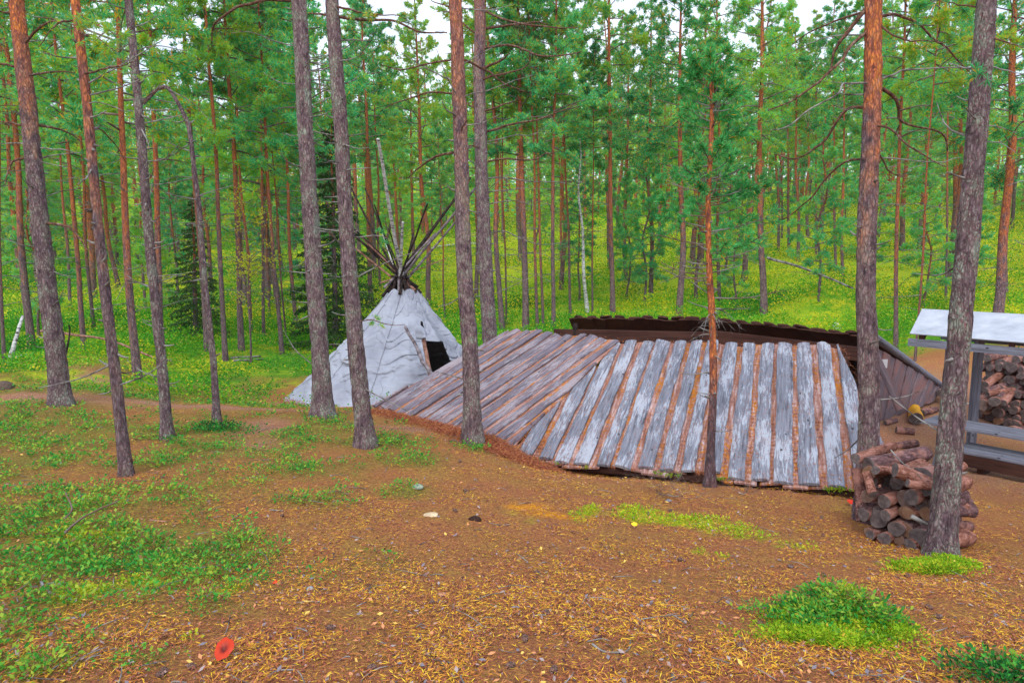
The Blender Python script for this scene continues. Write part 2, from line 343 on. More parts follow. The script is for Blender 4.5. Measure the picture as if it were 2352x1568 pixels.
_n = len(AP); _A = np.zeros((_n+3, _n+3))
_A[:_n, :_n] = -_phi(((AP[:, None, :2]-AP[None, :, :2])**2).sum(-1))+np.eye(_n)*.03
_A[:_n, _n] = 1; _A[:_n, _n+1:] = AP[:, :2]; _A[_n, :_n] = 1; _A[_n+1:, :_n] = AP[:, :2].T
_W = np.linalg.solve(_A, np.concatenate([AP[:, 2], [0, 0, 0]]))
def zbase(x, y):
    x = np.asarray(x, float); y = np.asarray(y, float); r = np.full(x.shape, _W[_n])+_W[_n+1]*x+_W[_n+2]*y
    for k in range(_n): r -= _W[k]*_phi((x-AP[k, 0])**2+(y-AP[k, 1])**2)
    return r
_b = [at(1300,1066,7.65), at(1960,1122,6.5), at(2065,1140,6.22), at(1167,1042,7.95)]
SHADE_PIT = [(_b[0][0], _b[0][1], _b[2][0], _b[2][1])]
MOUNDS = []      # x, y, radius, height
def zt(x, y):
    x = np.asarray(x, float); y = np.asarray(y, float); P = np.stack([x, y], -1); d = np.hypot(x, y)
    z = zbase(x, y)+(fbm(P*1.1, 3, 3)-.5)*.10+(fbm(P*4.5, 5, 3)-.5)*.035+(fbm(P*22, 9, 2)-.5)*.014
    z = z+np.clip((d-14)/20, 0, 1)*(fbm(P*.45, 21, 3)-.5)*1.5
    for px0, py0, qx, qy in SHADE_PIT:                       # ground sunk under the shelter's eaves, added to make the gap dark
        s_ = ((x-px0)*(qy-py0)-(y-py0)*(qx-px0))/math.hypot(qx-px0, qy-py0); t_ = ((x-px0)*(qx-px0)+(y-py0)*(qy-py0))/((qx-px0)**2+(qy-py0)**2)
        z = z-.30*np.clip((-s_-.07)/.22, 0, 1)*np.clip((1.5+s_)/.4, 0, 1)*((t_ > -.02) & (t_ < 1.))
    for mx, my, r, h in MOUNDS: z = z+h*np.exp(-((x-mx)**2+(y-my)**2)/(r*r))
    return z
_ts = np.exp(np.linspace(math.log(1.8), math.log(160), 700))
def hit(px, py):
    r = ray(px, py); P = r[None]*_ts[:, None]; z = zt(P[:, 0], P[:, 1]); k = np.argmax(P[:, 2] < z)
    if P[k, 2] >= z[k]: k = len(_ts)-1
    if k == 0: return np.array([P[0, 0], P[0, 1], z[0]])
    a, b = P[k-1, 2]-z[k-1], P[k, 2]-z[k]; t = _ts[k-1]+(_ts[k]-_ts[k-1])*a/(a-b+1e-12); q = r*t
    q[2] = float(zt(q[0], q[1])); return q
for px, py, r, h in ((1930,1420,.20,.13),(2150,1300,.16,.03),(215,872,.8,.30),(15,890,.5,.25),(935,1128,.16,.06),(1880,715,1.3,.7),(1000,560,1.5,.6)):
    q = hit(px, py); MOUNDS.append((q[0], q[1], r, h))

# colour zones laid on the ground: (px, py, radius x m, radius y m, strength)
def blobs(L):
    out = []
    for px, py, rx, ry, s in L:
        q = hit(px, py); out.append((q[0], q[1], rx, ry, s))
    return out
GREEN = blobs([(100,960,1.2,.5,1),(300,985,.9,.4,1),(450,1030,.6,.4,.8),(60,1180,.55,.30,1),(200,1290,.55,.40,1),(440,1270,.38,.30,1),(90,1330,.40,.3,.9),(30,1530,.30,.16,.9),(340,1510,.14,.12,.8),(560,1330,.22,.3,.55),
 (620,1280,.3,.3,.4),(150,1010,.85,.6,1),(20,1000,.8,.8,.9),(330,1060,.5,.5,.9),(120,1060,.6,.4,.9),(500,985,.55,.35,1),(510,1010,.45,.3,.7),
 (720,990,.55,.35,1),(800,975,.6,.35,1),(870,1010,.5,.35,.9),(690,1150,.4,.25,.45),(580,1140,.4,.3,.45),(400,1040,.5,.4,.6),(960,1050,.4,.3,.6),
 (200,1130,.5,.3,.5),(400,1130,.4,.3,.5),(250,905,1.4,.35,1),(60,895,1.0,.4,.9),(480,908,1.3,.3,1),(380,900,1.2,.35,1),(935,1128,.2,.16,.9),(1100,1033,.35,.2,.6),
 (1930,1395,.17,.15,1),(2010,1425,.13,.1,.8),(1830,1425,.12,.07,.7),(2350,1562,.13,.08,1),(560,1420,.2,.2,.35),(300,1400,.4,.2,.6),(450,1390,.3,.2,.5),(700,1330,.3,.3,.28),(820,1280,.3,.3,.2)])
MOSSB = blobs([(2140,1308,.19,.10,1),(1900,1470,.17,.07,1),(1830,1450,.13,.08,1),(1960,1440,.15,.1,.9),(1480,1185,.40,.16,.75),(1580,1200,.35,.14,.75),(1740,1245,.3,.12,.6),
 (1170,1190,.16,.1,.6),(1640,1275,.22,.08,.4),(60,1230,.4,.2,.6),(250,1360,.3,.2,.45),(540,1345,.14,.1,.3),(430,1470,.2,.1,.35),(1380,1185,.3,.12,.35),(150,860,2.,.8,.5),(450,850,2.4,.8,.6),(600,880,1.5,.7,.3)])
ORNG = blobs([(1280,1185,.45,.12,1),(1210,1165,.25,.1,1),(1330,1210,.25,.1,.7),(1500,1175,.3,.1,.4)])
PATHB = blobs([(120,912,1.2,.28,1),(350,925,1.2,.26,1),(500,932,1.0,.26,1),(620,940,.9,.3,1),(600,980,.28,.55,1),(590,1020,.25,.4,.7),(720,930,.8,.3,.9),(215,868,.5,.4,.9),
 (960,985,.7,.3,.9),(1080,1000,.5,.3,.8),(1150,1040,.3,.25,.8),(2260,960,2.2,1.6,1),(2080,960,1.4,1.2,1),(2250,1080,1.8,1.2,1),(2100,1040,1.4,1.0,1),(2200,900,1.6,1.6,.8),(1850,950,2.5,2.5,1),(1500,900,2.5,2,1)])
YELZ = blobs([(980,600,6,4,1),(1330,610,5,4,1),(700,610,6,5,1),(560,600,7,5,.9),(300,650,6,5,.8),(1900,520,9,7,1),(2230,560,7,6,1),(1240,560,7,6,.9),(1650,640,5,4,.7),(1870,710,1.6,1.2,.9)])
def bl(L, x, y):
    r = np.zeros(np.shape(x))
    for bx, by, rx, ry, s in L: r = np.maximum(r, s*np.exp(-(((x-bx)/rx)**2+((y-by)/ry)**2)*1.1))
    return r
def masks(x, y):
    x = np.asarray(x, float); y = np.asarray(y, float); P = np.stack([x, y], -1); d = np.hypot(x, y)
    td = np.hypot(x+2.28, (y-13.05)); tentm = np.clip((td-2.25)/.5, 0, 1)
    nz = fbm(P*1.7, 31, 4); nf = fbm(P*.13, 33, 4); nm = fbm(P*.6, 37, 3)
    far = np.clip((y-12.6-1.2*(nm-.5)*5)/4.5, 0, 1)              # beyond the clearing everything is green
    right = np.clip((x-4.2)/1.0, 0, 1)*np.clip((18.5-y)/3, 0, 1) # worn yard round the shelter
    g = np.maximum(bl(GREEN, x, y), far*(1-right)*.95)
    left = np.clip((-x-.9)/1.2, 0, 1)*np.clip((12-y)/1., 0, 1)*.40+np.clip((-x+1)/2., 0, 1)*np.clip((y-10.5)/2, 0, 1)*.5
    g = np.maximum(g, left)
    path = bl(PATHB, x, y)
    g = g*(1-np.clip(path*1.35-.15, 0, 1)*np.where(bl(GREEN, x, y) > .8, .35, 1.))
    g = np.clip((g*1.25+(nz-.5)*1.3*(g > .03)), 0, 1)*np.clip(g*6, 0, 1)
    g = g*tentm
    m = np.maximum(bl(MOSSB, x, y), 0)
    yel = np.clip((nf-.43+.06*np.clip((x+4)/10, -1, .4))*6, 0, 1)*np.clip((y-19)/9, 0, 1)
    nh_ = fbm(P*6.5, 57, 3)
    yel = np.maximum(yel*.8, np.clip(bl(YELZ, x, y)*1.5+(nm-.5)*3.-.45, 0, 1)*np.clip((y-16)/4, 0, 1))
    m = np.clip(np.maximum(np.clip(m*1.3+(nz-.5)*1.6+(nh_-.52)*4.-.2, 0, 1)*np.clip(m*5, 0, 1), yel), 0, 1)
    o = np.clip(bl(ORNG, x, y)*1.8+(nz-.5)*1.5-.5, 0, 1)
    return g, m, o, path
# one warped sheet, fine near the viewer
def warp(a, s, e): return np.sign(a)*(np.expm1(np.abs(a)*e)/math.expm1(e))*s
nx, ny = 440, 620
gx = warp(np.linspace(-1, 1, nx), 330, 6.2); gy = np.concatenate([-warp(np.linspace(1, 0, 60), 120, 5.)[:-1], np.exp(np.linspace(math.log(1.0), math.log(420.), ny))-1.0])
gy[:59] = -np.abs(gy[:59]); gy = np.unique(gy); ny = len(gy)
X, Y = np.meshgrid(gx, gy)
Z = zt(X, Y); G_, M_, O_, P_ = masks(X, Y)
acc = Acc(); ii = (np.arange(ny-1)[:, None]*nx+np.arange(nx-1)[None]).ravel()
acc.add(np.stack([X, Y, Z], -1).reshape(-1, 3), np.stack([ii, ii+1, ii+nx+1, ii+nx], 1))
def ground_fn(nt):
    o = objc(nt)
    A = {k: N(nt, 'Attribute', _attribute_name=k).outputs['Fac'] for k in ('cover', 'moss', 'orange', 'path')}
    n1 = noise(nt, o, 38, 5, .7); n2 = noise(nt, o, 2.1, 4); n3 = noise(nt, vmul(nt, o, (1, 2.2, 1)), 55, 4, .75, .8); n4 = noise(nt, o, .5, 4)
    lit = ramp(nt, n3, [(.30, (.06, .022, .022)), (.42, (.22, .075, .055)), (.52, (.40, .15, .07)), (.63, (.60, .29, .06)), (.75, (.44, .26, .20))])
    lit = mix(nt, ramp(nt, n2, [(.40, 0.), (.68, .55)]), lit, ramp(nt, n1, [(.38, (.13, .065, .04)), (.6, (.52, .34, .06))]))
    n7 = noise(nt, vmul(nt, o, (1, 1.7, 1)), 95, 3, .6, 1.2)
    lit = mix(nt, ramp(nt, n7, [(.59, 0.), (.64, .7)]), lit, (.74, .38, .04)); lit = mix(nt, ramp(nt, n7, [(.34, .7), (.42, 0.)]), lit, (.05, .022, .02))
    pth = ramp(nt, n3, [(.32, (.16, .08, .06)), (.5, (.38, .20, .14)), (.66, (.58, .42, .35))])
    c = mix(nt, mth(nt, 'MULTIPLY', A['path'], .7, True), lit, pth)
    c = mix(nt, A['orange'], c, ramp(nt, n1, [(.35, (.45, .15, .02)), (.6, (.85, .36, .02))]))
    gr = ramp(nt, n1, [(.32, (.02, .065, .012)), (.5, (.06, .20, .02)), (.66, (.20, .34, .03))])
    fary = N(nt, 'SeparateXYZ', Vector=o).outputs[1]
    gr2 = ramp(nt, mth(nt, 'ADD', mth(nt, 'ADD', mth(nt, 'MULTIPLY', n4, .45), mth(nt, 'MULTIPLY', noise(nt, o, 2.4, 3), .35)), mth(nt, 'MULTIPLY', n1, .22)), [(.38, (.03, .17, .012)), (.50, (.12, .33, .018)), (.62, (.62, .54, .02))])
    gr = mix(nt, mth(nt, 'MULTIPLY', mth(nt, 'SUBTRACT', fary, 10.), .1, True), gr, gr2)
    c = mix(nt, mth(nt, 'MULTIPLY', A['cover'], mth(nt, 'ADD', .5, mth(nt, 'MULTIPLY', mth(nt, 'SUBTRACT', fary, 9.), .12, True)), True), c, gr)
    ms = ramp(nt, n1, [(.35, (.16, .28, .015)), (.55, (.42, .50, .02)), (.7, (.70, .60, .04))])
    c = mix(nt, A['moss'], c, ms)
    return pbr(nt, c, .95, mth(nt, 'ADD', n3, mth(nt, 'MULTIPLY', n1, .6)), .9, .02, .1)
GROUND = mat('forest_floor', ground_fn)
ground = build('ground', acc, GROUND); ground['kind'] = 'structure'
for k, A_ in (('cover', G_), ('moss', M_), ('orange', O_), ('path', P_)):
    a = ground.data.attributes.new(k, 'FLOAT', 'POINT'); a.data.foreach_set('value', A_.astype(np.float32).ravel())

def scatter(n, d0, d1, tmax=.92, power=1.0, tmin=None):
    """points in a fan before the camera, denser near by"""
    u = rs.rand(n); d = np.exp(np.log(d0)+(np.log(d1)-np.log(d0))*u**power) if power else d0+(d1-d0)*u
    t = rs.uniform(-tmax if tmin is None else tmin, tmax, n); return d*t, d
def under_roof(x, y):
    """inside the footprint of the plank shelter, where nothing is strewn"""
    return (x > -2.2) & (x < 3.6) & (y > 10.3-.0*x) & (y < 9.)
def flat_dirs(n, tilt=.12):
    a = rs.rand(n)*2*math.pi; return np.stack([np.cos(a), np.sin(a), rs.randn(n)*tilt], -1)
# fallen needles (yellow pairs) on the near litter
def strew(name, n, d0, d1, L, W, m, lo, hi, lift=.006, power=1., cov=.6, tilt=.12, kindlabel=('', '')):
    x, y = scatter(n, d0, d1, power=power); g, mo, og, pa = masks(x, y)
    nz = fbm(np.stack([x, y], -1)*3.1, 77, 3); keep = (rs.rand(n) < np.clip(1-g*cov, 0, 1)) & (rs.rand(n) < np.clip((nz-lo)/(hi-lo), .12, 1)) & (rs.rand(n) < 1-pa*.5)
    x, y = x[keep], y[keep]; k = len(x); a = Acc()
    sz = .5+1.0*rs.rand(k)**1.3; sz = sz*(1+.09*np.clip(y-3.5, 0, 7)); C = np.stack([x, y, zt(x, y)+lift+rs.rand(k)*.006], -1)
    leaves(a, C, flat_dirs(k, tilt), L*sz, W*(.7+.6*rs.rand(k)), 0, np.tile([0, 0, 1.], (k, 1))+rs.randn(k, 3)*.25)
    o = build(name, a, m, smooth=False); tag(o, kindlabel[0], kindlabel[1], kind='stuff'); return o
strew('fallen_needles', 125000, 2.0, 12., .031, .0032, NDL, .36, .58, .008, 1.0, .65, .15, ('fallen yellow pine needles strewn over the bare forest floor', 'needles'))
strew('needle_litter', 120000, 2.0, 12., .034, .0038, NDL2, .2, .5, .004, 1.0, .5, .2, ('rusty brown needle litter over the clearing', 'litter'))
strew('brown_litter', 60000, 2.0, 13., .015, .009, CHIPS, .3, .6, .006, 1.0, .5, .3, ('brown leaf and bark bits scattered on the ground', 'litter'))

def plants(name, x, y, h, nl, L, W, m, spread, label, cat, stem=None):
    """low plants: nl leaves each up a few short stems"""
    k = len(x); z = zt(x, y); a = Acc(); hh = h*(.35+1.2*rs.rand(k)**1.4)
    an = rs.rand(k, nl)*2*math.pi; r = spread*np.sqrt(rs.rand(k, nl)); lv = rs.rand(k, nl)**.7
    C = np.stack([x[:, None]+r*np.cos(an)*hh[:, None]/h, y[:, None]+r*np.sin(an)*hh[:, None]/h, z[:, None]+.005+hh[:, None]*lv*(1-.5*r/spread)], -1).reshape(-1, 3)
    D = np.stack([np.cos(an), np.sin(an), .15+.9*rs.rand(k, nl)], -1).reshape(-1, 3)+rs.randn(k*nl, 3)*.35
    s = np.repeat(hh/h*(1+.07*np.clip(np.hypot(x, y)-3.5, 0, 8)), nl)*(.7+.6*rs.rand(k*nl)); leaves(a, C, D, L*s, W*s)
    o = build(name, a, m, smooth=False); tag(o, label, cat, kind='stuff'); return o
x, y = scatter(60000, 1.9, 13.5, power=.95); g, mo, og, pa = masks(x, y)
pn = fbm(np.stack([x, y], -1)*5.5, 91, 3); kp = rs.rand(len(x)) < np.clip((g-.2)*1.5, 0, 1)*np.clip((pn-.40)*6, .06, 1)*1.0
plants('lingonberry_ground_cover', x[kp], y[kp], .062, 11, .019, .0095, COWB, .045, 'leathery green lingonberry shoots in patches on the near forest floor', 'ground cover')
x, y = scatter(90000, 10.5, 75, 1.0, power=.8); g, mo, og, pa = masks(x, y)
hb_ = np.clip((fbm(np.stack([x, y], -1)*.55, 63, 3)-.38)*4.5, 0, 1); kp = rs.rand(len(x)) < np.clip(g, 0, 1)*(.25+.75*hb_); x, y, hb_ = x[kp], y[kp], hb_[kp]; sc_ = .38+np.hypot(x, y)/33
a = Acc(); k = len(x); z = zt(x, y); nl = 10
an = rs.rand(k, nl)*2*math.pi; r = .28*np.sqrt(rs.rand(k, nl))*sc_[:, None]
C = np.stack([x[:, None]+r*np.cos(an), y[:, None]+r*np.sin(an), z[:, None]+.01+(.08+.34*hb_[:, None])*rs.rand(k, nl)*sc_[:, None]], -1).reshape(-1, 3)
D = np.stack([np.cos(an), np.sin(an), .2+1.0*rs.rand(k, nl)], -1).reshape(-1, 3); ym = np.repeat(rs.rand(k) < masks(x, y)[1]*.55, nl); sl_ = np.repeat(sc_, nl)
for q_, mi_ in ((~ym, 0), (ym, 1)): leaves(a, C[q_], D[q_], sl_[q_]*.062, sl_[q_]*.038, mi_)
tag(build('bilberry_ground_cover', a, [COVER_FAR, mat('yellowed_bilberry', leaf_fn([(.2, (.30, .38, .02)), (.5, (.70, .62, .03)), (.8, (.85, .70, .04))], None, .3, .5))], smooth=False), 'bright green and yellow bilberry scrub carpeting the slopes under the trees', 'ground cover', kind='stuff')
x, y = scatter(52000, 1.9, 9.5, power=1.0); g, mo, og, pa = masks(x, y)
kp = rs.rand(len(x)) < np.clip(mo*1.3-.1, 0, 1)
plants('moss', x[kp], y[kp], .022, 16, .013, .006, MOSS, .03, 'yellow green moss cushions between the fallen needles', 'moss')
# the two mounds get their own dense clothing
def clothe(n, px, py, rx, ry):
    q = hit(px, py); s = rs.randn(n, 2)*[rx, ry]; return q[0]+s[:, 0], q[1]+s[:, 1]
cx = [clothe(3400, 1925, 1418, .125, .10), clothe(500, 2335, 1562, .10, .05), clothe(220, 500, 985, .2, .1)]
ck = fbm(np.stack(cx[0], -1)*11., 65, 2)+.02*(cx[0][1]-cx[0][1].mean())/.1; tl = ck > .50; cx[0] = (cx[0][0], cx[0][1])
plants('lingonberry_tussock', cx[0][0][tl], cx[0][1][tl], .055, 11, .017, .0075, COWB, .035, 'dense lingonberry shoots growing on the mossy mound at lower right', 'ground cover')
plants('lingonberry_clump', np.concatenate([c[0] for c in cx[1:]]), np.concatenate([c[1] for c in cx[1:]]), .065, 11, .018, .008, COWB, .045, 'dark green lingonberry clumps in the corner and at the bent tree foot', 'ground cover')
cx = [(cx[0][0][~tl], cx[0][1][~tl]), clothe(700, 1890, 1468, .12, .035), clothe(1300, 2130, 1306, .09, .05), clothe(300, 2190, 1292, .05, .05)]
plants('moss_cushion', np.concatenate([c[0] for c in cx]), np.concatenate([c[1] for c in cx]), .028, 14, .013, .006, MOSS, .03, 'bright yellow green moss on the mound and round the leaning trunk foot', 'moss')
# ------------------------------------------------------------ trees
def curve(P, n):
    """Catmull-Rom through points, resampled to n"""
    P = np.asarray(P, float)
    if len(P) == 2: return P[0]+(P[1]-P[0])*np.linspace(0, 1, n)[:, None]
    Q = np.vstack([2*P[0]-P[1], P, 2*P[-1]-P[-2]]); out = []
    for s in np.linspace(0, len(P)-1-1e-9, n):
        k = int(s); t = s-k; a, b, c, d = Q[k:k+4]
        out.append(.5*((2*b)+(c-a)*t+(2*a-5*b+4*c-d)*t*t+(3*b-a-3*c+d)*t**3))
    return np.array(out)
def wig(P, amp, seed):
    P = np.array(P); s = np.linspace(0, 1, len(P)); L = np.linalg.norm(P[-1]-P[0])
    for ax in range(3): P[:, ax] += (vnoise(np.stack([s*7+seed, s*0+ax*9.1], -1), int(seed*10) % 977)-.5)*2*amp*L*np.minimum(1, s*5)
    return P
def tufts(a, C, D, n, L, W, mi, spread=.8):
    C = np.repeat(C, n, 0); D = np.repeat(unitn(np.asarray(D)), n, 0); E = unitn(D+rs.randn(len(C), 3)*spread)
    leaves(a, C, E, L*(.7+.6*rs.rand(len(C))), W, mi)
def twiggy(a, P, r0, depth, dens, mi=0, droop=-.15, Lf=.35, tips=None, sides=3):
    """bare side twigs along the polyline P"""
    P = np.asarray(P); L = np.linalg.norm(np.diff(P, axis=0), axis=1).sum(); n = int(L*dens)
    for k in range(n):
        s = .18+.80*rs.rand(); i = min(int(s*(len(P)-1)), len(P)-2); f = s*(len(P)-1)-i; p = P[i]*(1-f)+P[i+1]*f
        t = unit(P[i+1]-P[i]); d = unit(t*.7+rs.randn(3)*.75+[0, 0, droop]); l = L*Lf*(.35+.9*rs.rand())*(1.1-s*.6)
        Q = wig(np.array([p, p+d*l*.5+[0, 0, .03*l], p+unit(d+rs.randn(3)*.35)*l]), .05, rs.rand()*90); Q = curve(Q, 6)
        tube(a, Q, np.linspace(r0*.5*(1-.5*s), r0*.12, 6), sides, mi, False)
        if tips is not None: tips.append((Q[-1], Q[-1]-Q[-2])); tips.append((Q[3], Q[4]-Q[3]))
        if depth > 1: twiggy(a, Q, r0*.5, depth-1, dens*1.5, mi, droop, .4, tips)
def trunk_mesh(a, H, r0, r1, wob, sides=9, rings=16, flare=.35, mi=0):
    s = np.linspace(0, 1, rings)**1.15; z = s*H-.25*(s == 0)
    P = np.stack([(vnoise(np.stack([s*5, s*0+rs.rand()*90], -1))-.5)*wob*np.minimum(1, s*6), (vnoise(np.stack([s*5, s*0+rs.rand()*90], -1), 4)-.5)*wob*np.minimum(1, s*6), z], -1)
    R = r1+(r0-r1)*(1-s)**.9; R = R*(1+flare*np.exp(-np.maximum(z, 0)/.3)); tube(a, P, R, sides, mi, False, .06); return P, R
def along(P, z):
    return np.array([np.interp(z, P[:, 2], P[:, 0]), np.interp(z, P[:, 2], P[:, 1]), z])
def pine_proto(seed, H, cb, RC, nl, dens, r0=.12, deadn=26, col=NEEDLE, fl=.13, fw=.024, bark=BARK_BG, tn=11):
    global rs; rs = np.random.RandomState(seed)
    root = empty('pine_tree', (0, 0, 0)); a = Acc(); P, R = trunk_mesh(a, H, r0, .02, .35)
    build('trunk', a, bark, root)
    a = Acc(); tips = []
    for k in range(nl):
        h = cb+(1-cb)*((k+.5*rs.rand())/nl)**.85; q = along(P, h*H); u = (h-cb)/(1-cb)
        L = RC*(.55+.6*rs.rand())*max(.12, (1-u**1.6))*(1 if u > .15 else .75); an = k*2.4+rs.rand()
        up = -.12+.75*u+.25*rs.randn()*.5; d = np.array([math.cos(an), math.sin(an), up])
        B = curve(wig(np.array([q, q+d*L*.5+[0, 0, .04*L], q+d*L+[0, 0, (.14 if u > .3 else -.06)*L]]), .05, rs.rand()*90), 7)
        tube(a, B, np.linspace(.022*(1-u*.6)+.005, .004, 7), 4, 0, False)
        nt_ = max(4, int(L*12*dens))
        for j in range(nt_):
            s = .25+.75*rs.rand()**.7; i = min(int(s*6), 5); f = s*6-i; p = B[i]*(1-f)+B[i+1]*f; t = unit(B[i+1]-B[i])
            e = unit(t*.8+rs.randn(3)*[.7, .7, .35]+[0, 0, .15]); l = L*.32*(.5+rs.rand())*(1.2-s*.7)
            if rs.rand() < .5: tube(a, np.array([p, p+e*l]), [.005, .002], 3, 0, False)
            for g in (.35, .6, .8, 1.): tips.append((p+e*l*g+rs.randn(3)*.03, e))
        tips.append((B[-1], t))
    tufts(a, np.array([t[0] for t in tips]), np.array([t[1] for t in tips]), tn, fl, fw, 1)
    if deadn:  # dead branches on the bare trunk below, kept in the crown mesh
        for k in range(deadn):
            h = .10+(cb-.06)*rs.rand(); q = along(P, h*H); an = rs.rand()*6.28; L = (.25+1.1*rs.rand()**1.5)
            d = np.array([math.cos(an), math.sin(an), .15*rs.randn()-.05]); B = curve(wig(np.array([q, q+d*L*.5, q+d*L+[0, 0, -.12*L*rs.rand()]]), .07, rs.rand()*90), 6)
            tube(a, B, np.linspace(.011, .003, 6), 3, 2, False); twiggy(a, B, .009, 1, 4, 2)
    build('crown', a, [TWIG, col, DEAD], root)
    return root
def spruce_proto(seed, H, RC):
    global rs; rs = np.random.RandomState(seed); root = empty('spruce_tree', (0, 0, 0)); a = Acc(); P, R = trunk_mesh(a, H, .09, .01, .08)
    build('trunk', a, BARK_BG, root); a = Acc(); C = []; D = []
    for k in range(90):
        h = .06+.93*(k/90.); q = along(P, h*H); an = k*2.4+rs.rand(); L = RC*(1-h)*(.8+.4*rs.rand())+.08
        d = np.array([math.cos(an), math.sin(an), -.25]); B = curve(np.array([q, q+d*L*.6, q+d*L+[0, 0, .06*L]]), 6)
        tube(a, B, np.linspace(.012, .003, 6), 3, 0, False); sd_ = np.array([-math.sin(an), math.cos(an), 0])
        for j in range(int(L*55)+4):
            s = rs.rand()**.7; p = q+(B[-1]-q)*s; w = rs.randn()*.16*L; c = p+sd_*w+[0, 0, -abs(w)*.5-.03*rs.rand()]; C.append(c); D.append(unit(d*.6+sd_*np.sign(w)*.7+[0, 0, -.5]))
    tufts(a, np.array(C), np.array(D), 6, .09, .028, 1, .5); build('crown', a, [TWIG, SPRUCE], root); return root
def birch_proto(seed, H, leafy, r0=.06):
    global rs; rs = np.random.RandomState(seed); root = empty('birch_tree', (0, 0, 0)); a = Acc(); P, R = trunk_mesh(a, H, r0, .008, .5)
    build('trunk', a, BIRCH if r0 > .05 else BARK_BG, root); a = Acc(); tips = []
    for k in range(34):
        h = .3+.68*rs.rand(); q = along(P, h*H); an = rs.rand()*6.28; L = .3+.9*(1-h)*H*.25*rs.rand()
        d = np.array([math.cos(an), math.sin(an), .6]); B = curve(wig(np.array([q, q+d*L*.5, q+d*L]), .08, rs.rand()*90), 6); tube(a, B, np.linspace(.010, .002, 6), 3, 0, False)
        twiggy(a, B, .006, 1, 9, tips=tips)
    T = np.array([t[0] for t in tips]); n = int(leafy); id_ = rs.randint(0, len(T), n)
    leaves(a, T[id_]+rs.randn(n, 3)*.06, rs.randn(n, 3), .055, .045, 1); build('crown', a, [TWIG, BIRCHLEAF], root); return root
PR = {'A': pine_proto(11, 13.5, .42, 1.9, 52, 1.0), 'B': pine_proto(12, 14.5, .50, 1.7, 46, 1.1), 'C': pine_proto(13, 12.5, .36, 2.1, 56, .9), 'D': pine_proto(14, 13.5, .55, 1.6, 42, 1.2, deadn=40),
      'E': pine_proto(19, 13.0, .40, 1.5, 50, 1.0, col=NEEDLE_Y, deadn=30),
      'Y': pine_proto(15, 6.0, .16, 1.05, 46, 1.3, .045, 8, NEEDLE_Y, .12, .020), 'Z': pine_proto(16, 8.5, .22, 1.25, 54, 1.1, .06, 12, NEEDLE_Y, .125, .022),
      'X': pine_proto(18, 3.2, .12, .8, 26, 1.3, .03, 0, NEEDLE_Y, .10, .022), 'S': spruce_proto(17, 6.0, 1.3), 'W': birch_proto(20, 7.5, 300, .065), 'V': birch_proto(21, 4.2, 900, .035)}
HPR = {'A': 13.5, 'B': 14.5, 'C': 12.5, 'D': 13.5, 'E': 13.0, 'Y': 6., 'Z': 8.5, 'X': 3.2, 'S': 6., 'W': 7.5, 'V': 4.2}
RPR = {'A': .12, 'B': .12, 'C': .12, 'D': .12, 'E': .12, 'Y': .045, 'Z': .06, 'X': .03, 'S': .09, 'W': .065, 'V': .035}
used = set(); TREES = []
rs = np.random.RandomState(99)
def put(kind, base, lean, s, wf, rot, label, cat='pine', group=None):
    o = PR[kind] if kind not in used else copy_tree(PR[kind]); used.add(kind)
    o.location = tuple(base); q = Vector(tuple(unit(lean))).to_track_quat('Z', 'Y')
    o.rotation_mode = 'QUATERNION'; from mathutils import Quaternion
    o.rotation_quaternion = q @ Quaternion((0, 0, 1), rot); o.scale = (s, s, s)
    for c in o.children:
        if c.name.startswith('trunk'): c.scale = (wf/s, wf/s, 1)
    tag(o, label, cat, group)
    if group is None and 'group' in o: del o['group']
    TREES.append((base[0], base[1])); return o
